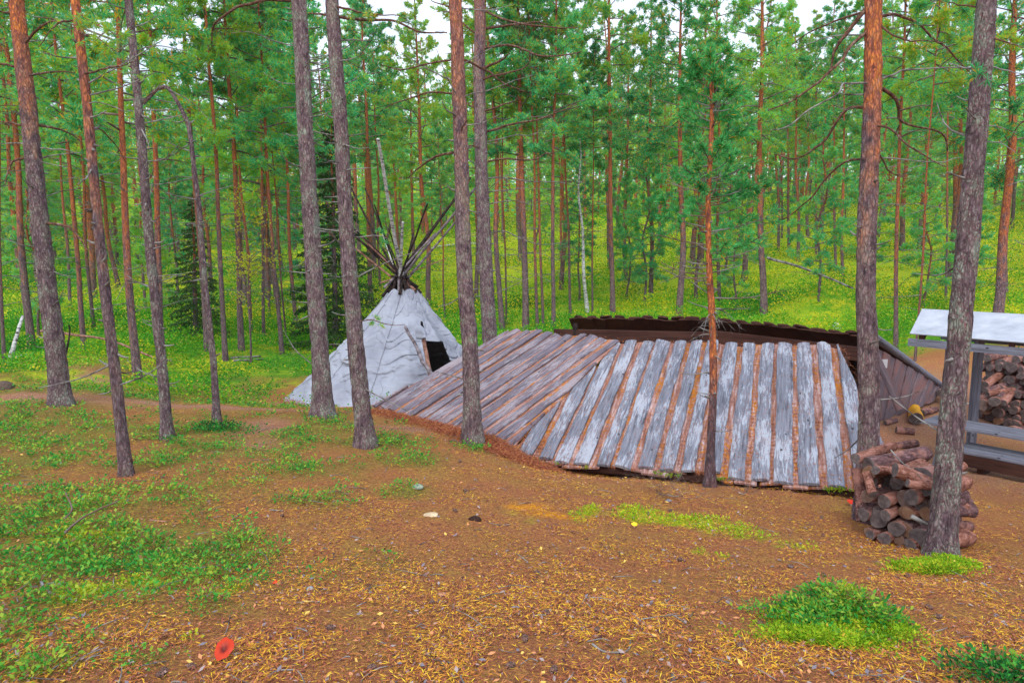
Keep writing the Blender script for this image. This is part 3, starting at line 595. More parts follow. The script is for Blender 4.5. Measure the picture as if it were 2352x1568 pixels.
# trunks one can tell apart: kind, base px, py, top px, py, width px at mid height, scale, label
BG = [
 ('A',75,806,25,290,18,1.,'purple brown pine just left of the big leaning pine at far left'),
 ('D',11,850,0,500,9,.9,'thin dark pine at the very left edge of the clearing'),
 ('E',194,806,152,380,13,.95,'orange barked pine behind the two leaning pines at left'),
 ('D',216,751,192,430,9,1.,'slim brown pine right behind the second pine from the left'),
 ('A',161,715,150,500,8,1.,'thin far pine seen between the first two pines at left'),
 ('C',318,872,270,37,20,.9,'dark brown pine standing beside the brown ant mound'),
 ('E',372,839,339,92,17,.9,'bright orange pine half hidden behind the grey lichen trunk at left'),
 ('A',335,715,325,553,7,1.,'thin pine on the green slope above the long fallen pole'),
 ('B',476,806,440,350,14,.9,'grey trunk hidden close behind the bent broken tree'),
 ('D',518,828,484,220,13,1.,'red brown pine right of the small dark spruce'),
 ('E',555,806,532,380,15,1.,'orange pine with yellow birch leaves around its trunk'),
 ('A',577,762,558,440,8,1.,'narrow dark pine behind the yellow leaved birch'),
 ('B',606,773,600,385,8,1.,'slender grey pine between the yellow birch and the bare orange pine'),
 ('E',648,813,608,227,11,.85,'straight orange pine left of the thick grey pine by the tent'),
 ('D',681,751,662,440,10,1.,'grey purple pine beside the thick trunk left of the tent'),
 ('A',619,729,612,500,6,1.,'thin distant pine left of the straight orange pine'),
 ('D',659,788,641,553,5,.7,'pencil thin pine close beside the straight orange pine'),
 ('E',738,815,703,0,14,1.,'bright orange pine directly behind the thick grey pine left of the tent'),
 ('A',852,695,840,322,12,1.,'orange topped pine rising behind the left tent poles'),
 ('D',874,672,866,403,7,1.,'thin red pine behind the white birch tent pole'),
 ('C',984,708,969,304,13,1.,'stout pine behind the right side of the tent poles'),
 ('B',950,619,946,403,9,1.,'pale grey far pine between the tent poles'),
 ('E',913,640,904,304,9,1.,'red barked far pine behind the tent top'),
 ('D',1024,744,1018,600,5,.5,'tiny thin pine right of the tent'),
 ('A',1154,754,1134,366,14,1.,'reddish pine right behind the thick grey pine at centre'),
 ('D',1163,744,1158,500,5,.8,'thin stem beside the reddish pine at centre'),
 ('E',1207,759,1198,146,17,1.05,'red brown pine right of the thick grey centre pine'),
 ('D',1235,759,1228,500,8,.9,'left one of two thin grey stems before the orange centre pine'),
 ('B',1248,759,1241,500,7,.9,'right one of two thin grey stems before the orange centre pine'),
 ('E',1271,761,1278,139,11,.95,'bright orange slender pine right of centre'),
 ('A',1310,721,1303,480,7,1.,'thin grey pine just left of the white birch'),
 ('B',1407,720,1403,73,13,1.05,'pinkish grey pine right of the white birch'),
 ('D',1361,720,1362,560,5,.7,'thin stem touching the white birch'),
 ('C',1559,724,1566,110,17,1.,'stout grey pine left of the small young pine before the shelter'),
 ('A',1495,696,1494,256,12,1.,'red brown pine over the middle of the far shelter'),
 ('D',1654,703,1652,450,9,1.,'grey pine directly behind the young pine before the shelter'),
 ('E',1755,720,1752,37,17,1.05,'orange pine standing where the thin leaning pole starts'),
 ('A',1788,580,1786,366,7,1.,'first thin grey pine right of the leaning pole tree'),
 ('B',1813,590,1812,330,7,1.,'second thin grey pine right of the leaning pole tree'),
 ('D',1832,600,1830,380,8,1.,'third thin grey pine right of the leaning pole tree'),
 ('A',1875,600,1874,420,6,1.,'thin pine in front of the yellow slope left of the red flaky pine'),
 ('B',1920,630,1919,430,7,1.,'grey stem just left of the red flaky pine'),
 ('D',1936,650,1938,400,8,1.,'reddish stem touching the red flaky pine on its left'),
 ('E',2058,801,2074,110,11,1.,'slim reddish pine right of the red flaky pine'),
 ('D',2101,829,2128,432,6,.8,'thin reddish pine left of the small table roof'),
 ('B',2172,707,2174,420,6,1.,'thin pine rising just above the small table roof'),
 ('C',2284,775,2316,234,25,1.,'thick grey pine behind the right end of the table roof'),
 ('E',2309,698,2326,100,14,1.,'orange topped pine behind the thick grey pine at right'),
 ('S',449,773,440,420,14,.95,'small dark green spruce with drooping boughs at left'),
 ('S',772,800,766,480,16,1.05,'dark spruce showing between the two thick pines left of the tent'),
 ('W',1350,717,1334,300,10,1.,'white barked birch with flaking bark right of centre'),
 ('V',575,833,566,560,5,1.0,'young birch full of yellow leaves left of the tent'),
]
random.seed(5)
for kind, bx, by, tx, ty, w, s, lab in BG:
    b = hit(bx, by); d = proj(b)[2]; t = at(tx, ty, d); rad = w/FPX*d/2*.92
    cat = {'S': 'spruce', 'W': 'birch', 'V': 'birch'}.get(kind, 'pine')
    if kind in 'SWV': s = s*{'S': (773-420)/FPX*d/6. if bx < 500 else 1.0, 'W': 1.05*(717-290)/FPX*d/7.5, 'V': 1.0}[kind]
    put(kind, b-np.array([0, 0, .05]), t-b, s*(.94+.12*rs.rand()), rad/RPR[kind], rs.rand()*6.28, lab, cat)
# young pines and low bushy ones
YG = [(640,705,2.2),(560,700,1.6),(1480,705,1.2),(1600,690,1.2),(1690,705,.9),(1440,690,1.),(2120,720,1.),(2210,700,.9),(2000,690,1.),(1330,690,.8),(360,740,1.),(720,730,1.3),(90,770,.9),(1880,690,1.)]
nyl = 0
for bx, by, s in YG:
    b = hit(bx, by); k = random.choice('YZ'); put(k, b, (rs.randn()*.02, rs.randn()*.02, 1), s*.9, s*.9, rs.rand()*6.28, 'young bushy pine with bright green needles among the tall trunks', 'pine', 'young pines under the tall ones')
def clear(x, y, r):
    return all((x-a)**2+(y-b)**2 > r*r for a, b in TREES)
def field(n, d0, d1, kinds, smin, smax, gap, label, group, tmax=.86, wr=(.8, 1.25), skyfree=True):
    c = 0; tries = 0
    while c < n and tries < n*60:
        tries += 1; d = d0+(d1-d0)*rs.rand()**.8; t = rs.uniform(-tmax, tmax); x, y = d*t, d
        if not clear(x, y, gap): continue
        px = 1176+FPX*t
        if skyfree and d < 130 and (515 < px < 600 or 930 < px < 975 or 1440 < px < 1500): 
            if rs.rand() < .92: continue
        if 1760 < px < 1960 and d < 45 and rs.rand() < .6: continue
        k = kinds[rs.randint(len(kinds))]; s = smin+(smax-smin)*rs.rand()
        put(k, (x, y, float(zt(x, y))-.05), (rs.randn()*.03-.01, rs.randn()*.03, 1), s, s*rs.uniform(*wr), rs.rand()*6.28, label, 'pine', group); c += 1
rs = np.random.RandomState(5)
field(50, 24, 50, 'ABCDE', .85, 1.15, 1.7, 'tall thin pine in the middle distance of the crowded forest', 'crowded pines in the middle distance')
field(80, 30, 75, 'YZZZE', .9, 1.6, 1.6, 'bright green young pine in the understorey of the slope', 'understorey pines on the slope')
field(14, 24, 60, 'X', .7, 1.4, .8, 'knee to head high pine sapling on the green slope', 'pine saplings on the slope')
field(90, 50, 95, 'ABCDECE', .9, 1.25, 1.7, 'far pine in the dense forest high on the hillside', 'far pines on the hillside', wr=(1., 1.5))

# beyond them the far-off wood reads as one mass
rs = np.random.RandomState(6); a = Acc()
for k in range(420):
    d = rs.uniform(62, 150); x = d*rs.uniform(-.85, .85); z = float(zt(x, d)); H = rs.uniform(9, 15); r0 = rs.uniform(.10, .17); tp = rs.randn(2)*.3
    tube(a, np.array([[x, d, z-.3], [x+tp[0]*.5, d+tp[1]*.5, z+H*.5], [x+tp[0], d+tp[1], z+H]]), [r0, r0*.75, .03], 6, 0, False)
    n = 520; h = rs.uniform(.05, 1, n)**.85; rr = (1.9*(1-h**2.2)+.15)*np.sqrt(rs.rand(n))*np.where(h < .4, .8, 1); an = rs.rand(n)*6.28
    C = np.stack([x+rr*np.cos(an)+tp[0]*h, d+rr*np.sin(an)+tp[1]*h, z+h*H+rs.randn(n)*.1], -1); leaves(a, C, np.stack([np.cos(an), np.sin(an), rs.randn(n)*.5+.2], -1), .42, .17, 1)
tag(build('far_forest', a, [BARK_BG, NEEDLE_Y], smooth=False), 'far-off pine forest closing the view on the hillside', 'forest', kind='stuff')

# the near pines, each modelled by itself
def near_pine(label, base, top, w, orange_mat, name='pine_tree', H=None, limbs=(), stubs=30, sides=26, flare=.5, path=None, taper=.72, lean_depth=0., seed=1, d=None):
    """base/top: pixels of the trunk's axis; w: width in px at base and top"""
    global rs; rs = np.random.RandomState(seed)
    b = hit(*base) if d is None else at(base[0], base[1], d); dd = proj(b)[2]
    b = np.array([b[0], b[1], float(zt(b[0], b[1]))]) if d is None else b
    root = empty(name, b, label, 'pine'); a = Acc()
    pts = [b]+[at(px, py, dd+lean_depth*(i+1)) for i, (px, py) in enumerate(path or [])]+([at(top[0], top[1], dd+lean_depth)] if top else [])
    if path is None:
        t = pts[-1]; pts = [b, b+(t-b)*.33, b+(t-b)*.66, t, b+(t-b)*1.5]
    L = sum(np.linalg.norm(np.diff(pts, axis=0), axis=1)); n = int(L/.035); C = curve(pts, n)
    C[:, 0] += (vnoise(np.stack([C[:, 2]*.7, C[:, 2]*0+seed], -1), seed)-.5)*.06*np.minimum(1, (C[:, 2]-b[2])); s = np.linspace(0, 1, n)
    C = np.vstack([C[:1]-[0, 0, .2], C]); n += 1; s = np.concatenate([[0], s])
    r0 = w[0]/FPX*dd/2; r1 = w[1]/FPX*dd/2*(.86 if path is None else 1); hgt = C[:, 2]-b[2]
    R = (r0+(r1-r0)*s)*(1+flare*np.exp(-np.maximum(hgt, 0)/.16))
    an = np.linspace(0, 2*math.pi, sides, endpoint=False)
    T = unitn(np.gradient(C, axis=0)); A = unitn(np.cross(T, [0, 1., .01])); B = np.cross(T, A)
    q = np.stack([np.cos(an)[None]*R[:, None]*1., np.sin(an)[None]*R[:, None]*1., np.repeat(C[:, 2:3], sides, 1)*.35], -1)
    f1 = fbm(q*[22, 22, 9]+seed, seed, 4); f2 = vnoise(q*[45, 45, 60]+seed, seed+5); rg = 1-np.abs(2*fbm(q*[26, 26, 12]+seed*3, seed+2, 3)-1)
    amp = min(.024, r0*.18)*(1-.5*s[:, None])
    Rr = R[:, None]+amp*((f1-.5)*1.4-(rg > .86)*.5+(f2-.5)*.35)+flare*r0*.5*np.exp(-np.maximum(hgt, 0)/.13)[:, None]*(np.cos(an*4+seed)[None]*.5)
    V = C[:, None]+Rr[..., None]*(np.cos(an)[None, :, None]*A[:, None]+np.sin(an)[None, :, None]*B[:, None])
    i = np.arange(n-1)[:, None]*sides; j = np.arange(sides)[None]
    a.add(V.reshape(-1, 3)-b, np.stack([i+j, i+(j+1) % sides, i+sides+(j+1) % sides, i+sides+j], -1).reshape(-1, 4))
    build('trunk', a, orange_mat, root)
    vis = [k for k in range(n) if .5 < hgt[k] < 5.5] or list(range(n))
    for k in range(stubs):
        a = Acc()
        m = vis[rs.randint(len(vis))]; an_ = rs.rand()*6.28; dv = np.array([math.cos(an_), math.sin(an_)*.6, .25*rs.randn()]); l = (.04+.5*rs.rand()**3)*(1+r0*3)
        p0 = C[m]+unit(dv)*R[m]*.9; Q = curve(wig(np.array([p0, p0+dv*l*.5, p0+dv*l+[0, 0, .1*l]]), .06, rs.rand()*90), 6)
        tube(a, Q, np.linspace(.008, .003, 6)*(1 if l > .12 else 1.6), 5, 0, True)
        if l > .25: twiggy(a, Q, .006, 1, 7)
        build('dead_twig', a, DEAD, root, loc=b).location = (0, 0, 0)
    for (pts_, wpx, style) in limbs:
        a = Acc(); tips = []; m = np.argmin(np.abs(proj(C)[1]-pts_[0][1])); dz = rs.uniform(-.25, .25)
        Pw = [C[m]]+[at(px, py, dd+dz*i) for i, (px, py) in enumerate(pts_[1:], 1)]
        Pw = curve(np.array(Pw), 26); Pw = wig(Pw, .012, rs.rand()*90)
        rr = wpx/FPX*dd/2; tube(a, Pw, np.linspace(rr, rr*.35, 26), 8, 0, True, .12)
        mt = [LIMB if style[0] == 'l' else DEAD, NEEDLE]
        if 't' in style or 'n' in style: twiggy(a, Pw, rr*.6, 2, 9 if 't' in style else 8, 0, -.3 if 'd' in style else -.1, .22, tips)
        elif 's' in style: twiggy(a, Pw, rr*.5, 1, 4, 0, -.1, .2)
        if 'n' in style and tips:
            tp = [t for t in tips if rs.rand() < .55]; tufts(a, np.array([t[0] for t in tp]), np.array([t[1] for t in tp]), 24, .058, .006, 1, .7)
        build('limb', a, mt if 'n' in style else mt[0], root, loc=b).location = (0, 0, 0)
    return root, C, b, dd
def c1(L): return [(x*.3662, y*.3662) for x, y in L]
def c2(L): return [(746.5+x*.3662, y*.3662) for x, y in L]
def c3(L): return [(1548.1+x*.3662, y*.3662) for x, y in L]
def c4(L): return [(x*.3662, 516.8+y*.3662) for x, y in L]
B1 = mat('left_pine_bark', bark_fn(3.2, 1.6, .85, .7)); B2 = mat('left_red_pine_bark', bark_fn(2.3, 1.6, .85, .35, .95))
B7 = mat('centre_red_pine_bark', bark_fn(2.2, 1.8, .6, .7, 1.15)); B10 = mat('flaky_orange_bark', bark_fn(2.0, 1.6, .95, .5, 1.1)); B11 = mat('lichen_pine_bark', bark_fn(5.0, 2.0, .7, .75, .95))
B5 = mat('pine_bark_grey', bark_fn(6.0, 3.0, .6, .85, 1.2)); B6 = mat('pine_bark_brown', bark_fn(4.2, 3.0, .6, .75, 1.1)); B9 = mat('young_pine_bark', bark_fn(1.0, .5, .95, .05, .8))
near_pine('thick pine leaning left at far left, orange bark high up', (140,928), (42,0), (42,33), B1, seed=1, stubs=34, limbs=[
 (c1([(60,430),(0,400),(-80,420)]),7,'lt'),(c1([(240,790),(330,800),(420,830),(500,880)]),7,'ldt'),(c1([(130,795),(60,770),(-60,765)]),6,'lt'),(c1([(300,1395),(400,1410),(480,1470),(555,1570)]),7,'lt'),
 (c1([(260,1000),(330,975),(420,965),(470,960)]),4,'d'),(c1([(250,920),(380,940),(470,955),(540,975)]),4,'ds'),(c1([(150,990),(90,1010),(50,1080),(30,1160)]),6,'l'),(c1([(150,905),(60,900),(-60,900)]),4,'ds'),
 (c1([(180,290),(240,190),(330,140),(430,135)]),7,'lnd'),(c1([(80,100),(30,80),(-40,60)]),6,'ln'),(c1([(300,1240),(400,1200),(520,1180)]),3,'dt'),(c1([(200,680),(120,660),(0,665)]),5,'ln'),(c1([(220,480),(330,450),(470,455)]),6,'lnd')])
near_pine('slim red brown pine with its foot in the near green patch', (290,1090), (170,0), (25,21), B2, seed=2, stubs=46, limbs=[
 (c1([(530,460),(640,440),(760,410),(850,380)]),5,'ln'),(c1([(520,215),(600,225),(720,330)]),4,'lnd'),(c1([(490,60),(560,130),(660,180),(760,230)]),4,'ln'),(c1([(580,760),(650,830),(740,930),(800,1030)]),4,'ldt'),(c1([(450,120),(390,140),(320,190),(240,300)]),5,'ln'),
 (c1([(590,640),(640,650),(760,690),(840,700)]),3,'dt'),(c4([(640,290),(740,265)]),2,'d')])
near_pine('grey lichen spotted pine left of the bent broken tree', (385,1008), (297,30), (24,18), B11, seed=3, stubs=50, limbs=[
 (c1([(880,690),(930,600),(1010,560),(1090,545)]),4,'lt'),(c1([(860,330),(960,290),(1090,300),(1180,320)]),3,'dn'),(c1([(830,260),(760,300),(700,320)]),3,'dn'),(c4([(1020,320),(1120,310),(1230,290)]),3,'d'),(c4([(1010,150),(1100,110),(1220,90)]),3,'dt'),(c1([(930,1020),(1040,990),(1140,890)]),3,'ds')])
near_pine('thin bent tree whose broken top arches over to the left', (498,968), None, (15,6), B6, 'bent_tree', seed=4, stubs=26, sides=14, flare=.5,
 path=c4([(1340,850),(1310,600),(1275,280),(1255,60)])+c1([(1240,1300),(1205,1050),(1175,820),(1150,740),(1090,620),(1040,550),(985,555),(930,610),(890,650)]), limbs=[
 (c1([(1040,545),(1120,590),(1230,660),(1300,740)]),3,'dt'),(c1([(1170,900),(1100,960),(1020,1020)]),3,'d'),(c1([(1210,1120),(1100,1110),(1010,1140)]),2,'dt')])
near_pine('thick grey pine standing left of the tent', (742,955), (686,0), (42,36), B5, seed=5, stubs=46, limbs=[
 (c1([(1800,5),(1640,8),(1500,50),(1390,110),(1340,180),(1330,270)]),9,'ltd'),(c1([(1840,300),(1700,250),(1570,200),(1450,210)]),3,'dt'),(c1([(1870,860),(1830,850),(1780,835)]),3,'d'),(c1([(1870,1070),(1810,1020),(1765,970)]),4,'d'),
 (c1([(1950,540),(2020,560),(2080,520)]),3,'d'),(c1([(1960,740),(2020,720),(2070,700)]),4,'d'),(c1([(1930,460),(1990,435),(2050,430)]),5,'d'),(c1([(1900,1440),(1840,1400),(1750,1350)]),2,'d'),(c4([(2010,150),(2060,120),(2105,90)]),5,'d')])
near_pine('thick purplish pine in front of the tent canvas', (840,1024), (757,0), (40,32), B6, seed=6, stubs=46, limbs=[
 (c2([(80,100),(250,130),(430,140),(600,205),(760,210)]),8,'ltd'),(c2([(90,385),(200,360),(265,290)]),3,'d'),(c2([(105,540),(160,510),(215,480)]),4,'d'),(c2([(90,255),(200,255),(340,262)]),4,'dt'),(c2([(130,1080),(180,1060),(330,1050)]),4,'dt'),
 (c2([(60,20),(150,60),(300,90),(480,100)]),6,'ln'),(c2([(190,1490),(320,1480),(420,1510)]),3,'dn'),(c1([(2080,370),(2150,380),(2200,360)]),4,'d'),(c1([(2050,90),(1960,85),(1930,95)]),6,'l'),(c1([(2070,590),(2000,640),(1960,660)]),3,'d'),
 ([(800,740),(850,735),(890,745),(930,745)],3,'ln')])
near_pine('straight red pine before the left end of the plank roof', (1085,1022), (1042,0), (41,31), B7, seed=7, stubs=24, limbs=[
 (c2([(780,955),(700,985),(600,1050),(520,1115)]),7,'l'),(c2([(765,600),(660,580),(540,620),(440,650),(350,700)]),5,'ltd'),(c2([(770,375),(640,400),(480,435),(350,410)]),5,'ltd'),(c2([(835,860),(860,800),(892,755)]),6,'l'),(c2([(795,735),(765,690),(735,635)]),5,'d'),
 (c2([(860,375),(940,400),(1040,460),(1130,530),(1250,580)]),7,'ltd'),(c2([(860,610),(1000,570),(1150,520),(1300,470)]),3,'d'),(c2([(860,420),(960,350),(1120,260)]),4,'d'),(c2([(770,520),(640,430),(480,330)]),4,'dt'),(c2([(770,60),(700,20),(660,0)]),4,'ln')])
near_pine('grey pine with many bare side branches right of the red centre pine', (1128,969), (1098,0), (36,26), B5, seed=8, stubs=44, d=12.0, limbs=[
 (c2([(1040,705),(1110,660),(1220,620)]),6,'lt'),(c2([(1045,830),(1120,795),(1290,760),(1480,700),(1580,650)]),6,'ltd'),(c2([(1045,1020),(1120,995),(1300,1000),(1400,960),(1440,965)]),5,'lt'),(c2([(1055,1120),(1110,1115),(1300,1135),(1440,1145),(1540,1160)]),4,'ds'),
 (c2([(1060,1460),(1140,1455),(1240,1500),(1360,1535),(1490,1520)]),3,'ds'),(c2([(1000,440),(1100,380),(1150,340)]),8,'l'),(c2([(1010,510),(1090,470),(1240,430),(1290,380)]),6,'lt'),(c2([(940,690),(890,650),(850,620)]),5,'l'),(c2([(940,240),(860,140),(760,30)]),5,'lt'),
 (c2([(1000,60),(1080,100),(1250,150),(1480,170),(1580,175)]),6,'ltd'),(c2([(960,930),(920,915),(870,930)]),5,'l'),(c2([(1060,1210),(1140,1190),(1280,1175)]),3,'d'),(c2([(1000,180),(1150,160),(1300,140),(1400,150)]),7,'ltd'),(c2([(1040,300),(1180,290),(1350,350),(1520,345),(1600,320)]),6,'ltd'),
 (c2([(1040,900),(1180,850),(1300,840),(1400,790)]),3,'dt'),(c2([(1050,1290),(1180,1260),(1320,1290)]),3,'dt')])
near_pine('red and orange flaky pine with drooping limbs behind the log pile', (1988,1201), (2004,0), (47,40), B10, seed=10, stubs=18, d=5.9, limbs=[
 (c3([(1165,680),(1080,690),(960,850),(860,950),(750,1000),(640,960)]),8,'ltd'),(c3([(1150,1005),(1080,1010),(960,1100),(860,1240),(750,1340),(620,1400),(520,1385)]),6,'ltd'),(c3([(1180,170),(1090,320),(1000,430),(870,540),(760,620),(590,700)]),8,'ltd'),
 (c3([(1180,0),(1100,180),(1010,320),(990,430)]),11,'lt'),(c3([(1165,525),(1090,520),(1030,590),(850,680),(720,780),(590,820)]),5,'dtd'),(c3([(1180,210),(1020,230),(860,270),(700,350)]),4,'dt'),(c3([(1300,110),(1390,95),(1500,140),(1640,240),(1760,370),(1860,470)]),8,'lt'),
 (c3([(1290,520),(1380,460),(1520,430),(1870,425)]),6,'ds'),(c3([(1285,525),(1370,600),(1415,680),(1430,750),(1560,800),(1700,860),(1720,940)]),9,'ltd'),(c3([(1290,790),(1350,810),(1480,920),(1640,1010),(1700,1050)]),6,'ltd'),(c3([(1280,1000),(1340,985),(1640,1010),(1830,990)]),4,'ds'),
 (c3([(1300,150),(1420,240),(1560,260),(1700,270)]),5,'ln'),(c3([(1180,60),(1000,140),(860,200),(740,280)]),6,'lt'),(c3([(1290,870),(1330,1040),(1370,1090),(1460,1120)]),5,'lt')])
near_pine('lichen covered grey pine in the right foreground beside the log pile', (2160,1277), (2264,0), (56,42), B11, seed=11, stubs=20, sides=36, limbs=[
 (c3([(1900,60),(1780,30),(1640,0)]),5,'ln'),(c3([(2010,220),(2100,270),(2200,300)]),5,'lt'),(c3([(2000,410),(2080,440),(2200,470)]),4,'ds'),(c3([(1980,770),(2050,800),(2150,830)]),4,'d'),(c3([(1960,880),(2050,900),(2150,960)]),3,'dt'),(c3([(1990,430),(1950,470),(1900,480)]),3,'ln')])
near_pine('thick pine rising at the right edge above the bench', (2420,1190), (2470,0), (52,44), B11, seed=12, stubs=10, limbs=[(c3([(2330,700),(2200,760),(2100,880)]),5,'lt'),(c3([(2330,1100),(2220,1130),(2090,1160)]),4,'ds'),(c3([(2330,150),(2220,120),(2120,110)]),6,'ln')])
# the thin young pine in front of the plank roof
r_, C9, b9, d9 = near_pine('thin young pine with a bottle brush tip in front of the plank roof', (1630,1118), (1629,120), (20,8), B9, seed=9, stubs=40, sides=16, flare=.8, path=[(1632,900),(1636,700),(1632,560),(1628,430),(1630,250)])
rs = np.random.RandomState(44); a = Acc(); C_, D_ = [], []
zmin, zmax = at(1630, 745, d9)[2], at(1630, 110, d9)[2]
Cc = C9[np.argsort(C9[:, 2])]
def ax(z): return np.array([np.interp(z, Cc[:, 2], Cc[:, 0]), np.interp(z, Cc[:, 2], Cc[:, 1]), z])
for k in range(74):
    u = rs.rand() if k > 12 else k/13.; z = zmin+(zmax-zmin-.10)*(.10+.88*u**.9); p = ax(z); u = (z-zmin)/(zmax-zmin)
    L = (.62*(1-u)**.7+.10)*(.6+.6*rs.rand()); an_ = k*2.4; dv = np.array([math.cos(an_), math.sin(an_), -.05+.55*u])
    Q = curve(wig(np.array([p, p+dv*L*.5, p+dv*L+[0, 0, .12*L]]), .04, rs.rand()*90), 8); tube(a, Q, np.linspace(.009*(1-u*.5), .003, 8), 5, 0, False)
    live = rs.rand() < .3+.9*u
    n_ = int(3+L*9)
    for j in range(n_):
        s = .35+.65*rs.rand(); q = Q[min(int(s*7), 6)]; e = unit(unit(dv)+rs.randn(3)*.6+[0, 0, .25]); l = L*.28*rs.rand()+.02
        tube(a, np.array([q, q+e*l*.5, q+e*l]), [.004, .003, .002], 3, 0, False)
        if live and u > .22:
            for g_ in (.5, .75, 1.): C_.append(q+e*l*g_); D_.append(e)
    if live and u > .22:
        for g_ in (5, 6, 7): C_.append(Q[g_]); D_.append(dv)
for k in range(60): z = zmax-.27+.28*rs.rand(); C_.append(ax(min(z, zmax-.02))+rs.randn(3)*.006); D_.append((rs.randn()*.3, rs.randn()*.3, 1.2))
tufts(a, np.array(C_), np.array(D_), 18, .066, .0085, 1, .55)
build('branches', a, [TWIG, NEEDLE_S], r_, loc=b9).location = (0, 0, 0)
a = Acc()
for k in range(16):
    z = at(1630, 700+70*rs.rand(), d9)[2]; p = ax(z); an_ = rs.rand()*6.28; L = .12+.3*rs.rand(); dv = np.array([math.cos(an_), math.sin(an_)*.6, -.35-.4*rs.rand()])
    Q = curve(wig(np.array([p, p+dv*L*.5+[0, 0, .06], p+dv*L]), .08, rs.rand()*90), 8); tube(a, Q, np.linspace(.006, .0018, 8), 4, 0, False); twiggy(a, Q, .006, 2, 12, 0, -.2, .4)
build('bare_twigs', a, DEAD, r_, loc=b9).location = (0, 0, 0)
# ------------------------------------------------------------ the plank shelters
rs = np.random.RandomState(31)
def isect(px, py, P0, n):
    r = ray(px, py); return r*(np.dot(P0, n)/np.dot(r, n))
def boards(acc, O, u, v, n, poly, pitch, bw, n0, thick, mi=0, ragged=.03, wob=.010, off=0., bulge=.008, hole=None, keep=None):
    """parallel boards along v laid side by side along u, clipped to the convex polygon (a, b)"""
    poly = np.array(poly); nb = int((poly[:, 0].max()-poly[:, 0].min())/pitch)+2; a0 = poly[:, 0].min()+off; out = []
    def span(b):
        xs = []
        for i in range(len(poly)):
            p, q = poly[i], poly[(i+1) % len(poly)]
            if (p[1]-b)*(q[1]-b) <= 0 and abs(p[1]-q[1]) > 1e-9: xs.append(p[0]+(q[0]-p[0])*(b-p[1])/(q[1]-p[1]))
        return (min(xs), max(xs)) if len(xs) > 1 else (1, 0)
    for k in range(-1, nb):
        ac = a0+k*pitch+rs.randn()*pitch*.04; w = bw*(.86+.28*rs.rand()); tp = rs.randn()*.012; sd1, sd2 = rs.rand()*99, rs.rand()*99; rows = []
        b0, b1 = poly[:, 1].min(), poly[:, 1].max(); lift = n0+rs.rand()*.012; tw = rs.randn()*.008
        for b in np.linspace(b0, b1, 46):
            s = (b-b0)/(b1-b0); lo, hi = span(b)
            L = ac-w/2*(1+tp*8*(s-.5))+wob*(math.sin(b*3.1+sd1)+.7*math.sin(b*8.3+sd1*2)+.35*math.sin(b*21+sd1)); R = ac+w/2*(1+tp*8*(s-.5))+wob*(math.sin(b*2.7+sd2)+.7*math.sin(b*9.1+sd2*2)+.35*math.sin(b*23+sd2))
            L = max(L, lo); R = min(R, hi)
            if R-L > .012: rows.append((b, L, R))
        if len(rows) < 4: continue
        e0, e1 = rs.randn()*ragged, rs.randn()*ragged
        V = []; UV = []; prof = [(0, 0), (0, .65), (.10, 1), (.5, 1), (.9, 1), (1, .65), (1, 0)]
        for i, (b, L, R) in enumerate(rows):
            bb = b+(e0 if i == 0 else e1 if i == len(rows)-1 else 0)
            for f, h in prof:
                a_ = L+(R-L)*f; z = lift+thick*h+(bulge if f == .5 else 0)+tw*(f-.5)*2+.004*math.sin(b*5+sd1+f*4)
                V.append(O+u*a_+v*bb+n*z); UV.append((bb+sd1, a_-ac+k*.37+h*.01))
        m = len(prof); F = []
        for i in range(len(rows)-1):
            for j in range(m): F.append((i*m+j, i*m+(j+1) % m, (i+1)*m+(j+1) % m, (i+1)*m+j))
        acc.add(V, F, mi, np.array(UV)); c_ = len(rows)-1
        for e, o in ((0, 1), (c_, -1)):
            ring = list(range(e*m, e*m+m)); F2 = [(ring[0], ring[1], ring[5], ring[6]), (ring[1], ring[2], ring[4], ring[5])]
            acc.add(np.array(V), [f if o == 1 else f[::-1] for f in F2], mi, np.array(UV)); acc.add(np.array(V), [(ring[2], ring[3], ring[4]) if o == 1 else (ring[4], ring[3], ring[2])], mi, np.array(UV))
        out.append((ac, w, rows))
    return out
# plane of the right facet
BRp = at(1960, 1122, 6.5); TRp = at(1920, 794, 8.9); BLp = at(1300, 1066, 7.65)
def frame(P0, P1, P2):
    """P0->P1 up the boards; returns v (up), u (across, level), n (outward, up)"""
    n = unit(np.cross(P1-P0, P2-P0)); n = n if n[2] > 0 else -n
    v = unit(P1-P0); u = unit(np.cross(v, n)); return u, v, n
u1, v1, n1 = frame(BRp, TRp, BLp)
def ab(P, O, u, v): return (np.dot(P-O, u), np.dot(P-O, v))
Hb, Ht = isect(1167, 1042, BRp, n1), isect(1430, 782, BRp, n1)
polyR = [isect(x, y, BRp, n1) for x, y in ((1167,1042),(1300,1070),(1960,1126),(2065,1140),(2030,1022),(1923,792),(1430,782))]
shel = empty('plank_shelter', (BRp[0]-1.5, BRp[1]+1.5, BRp[2]-.15), 'low grey plank lean-to whose two boarded roof slopes fill the middle of the clearing', 'shelter')
def sub(name, a, m, par, smooth=False):
    l = np.array(par.location); return build(name, a, m, par, smooth, loc=l)
def setloc(o): o.location = (0, 0, 0); return o
a = Acc(); PR1 = [ab(p, BRp, u1, v1) for p in polyR]
boards(a, BRp, u1, v1, n1, PR1, .232, .235, -.035, .022, 1, .02, .004, .116, 0.)
topR = boards(a, BRp, u1, v1, n1, PR1, .232, .158, .0, .028, 0, .009, .006)
setloc(sub('roof_slope', a, [WOOD, LOWB], shel))
PL = at(850, 936, 10.1); u2, v2, n2 = frame(Hb, Ht, PL)
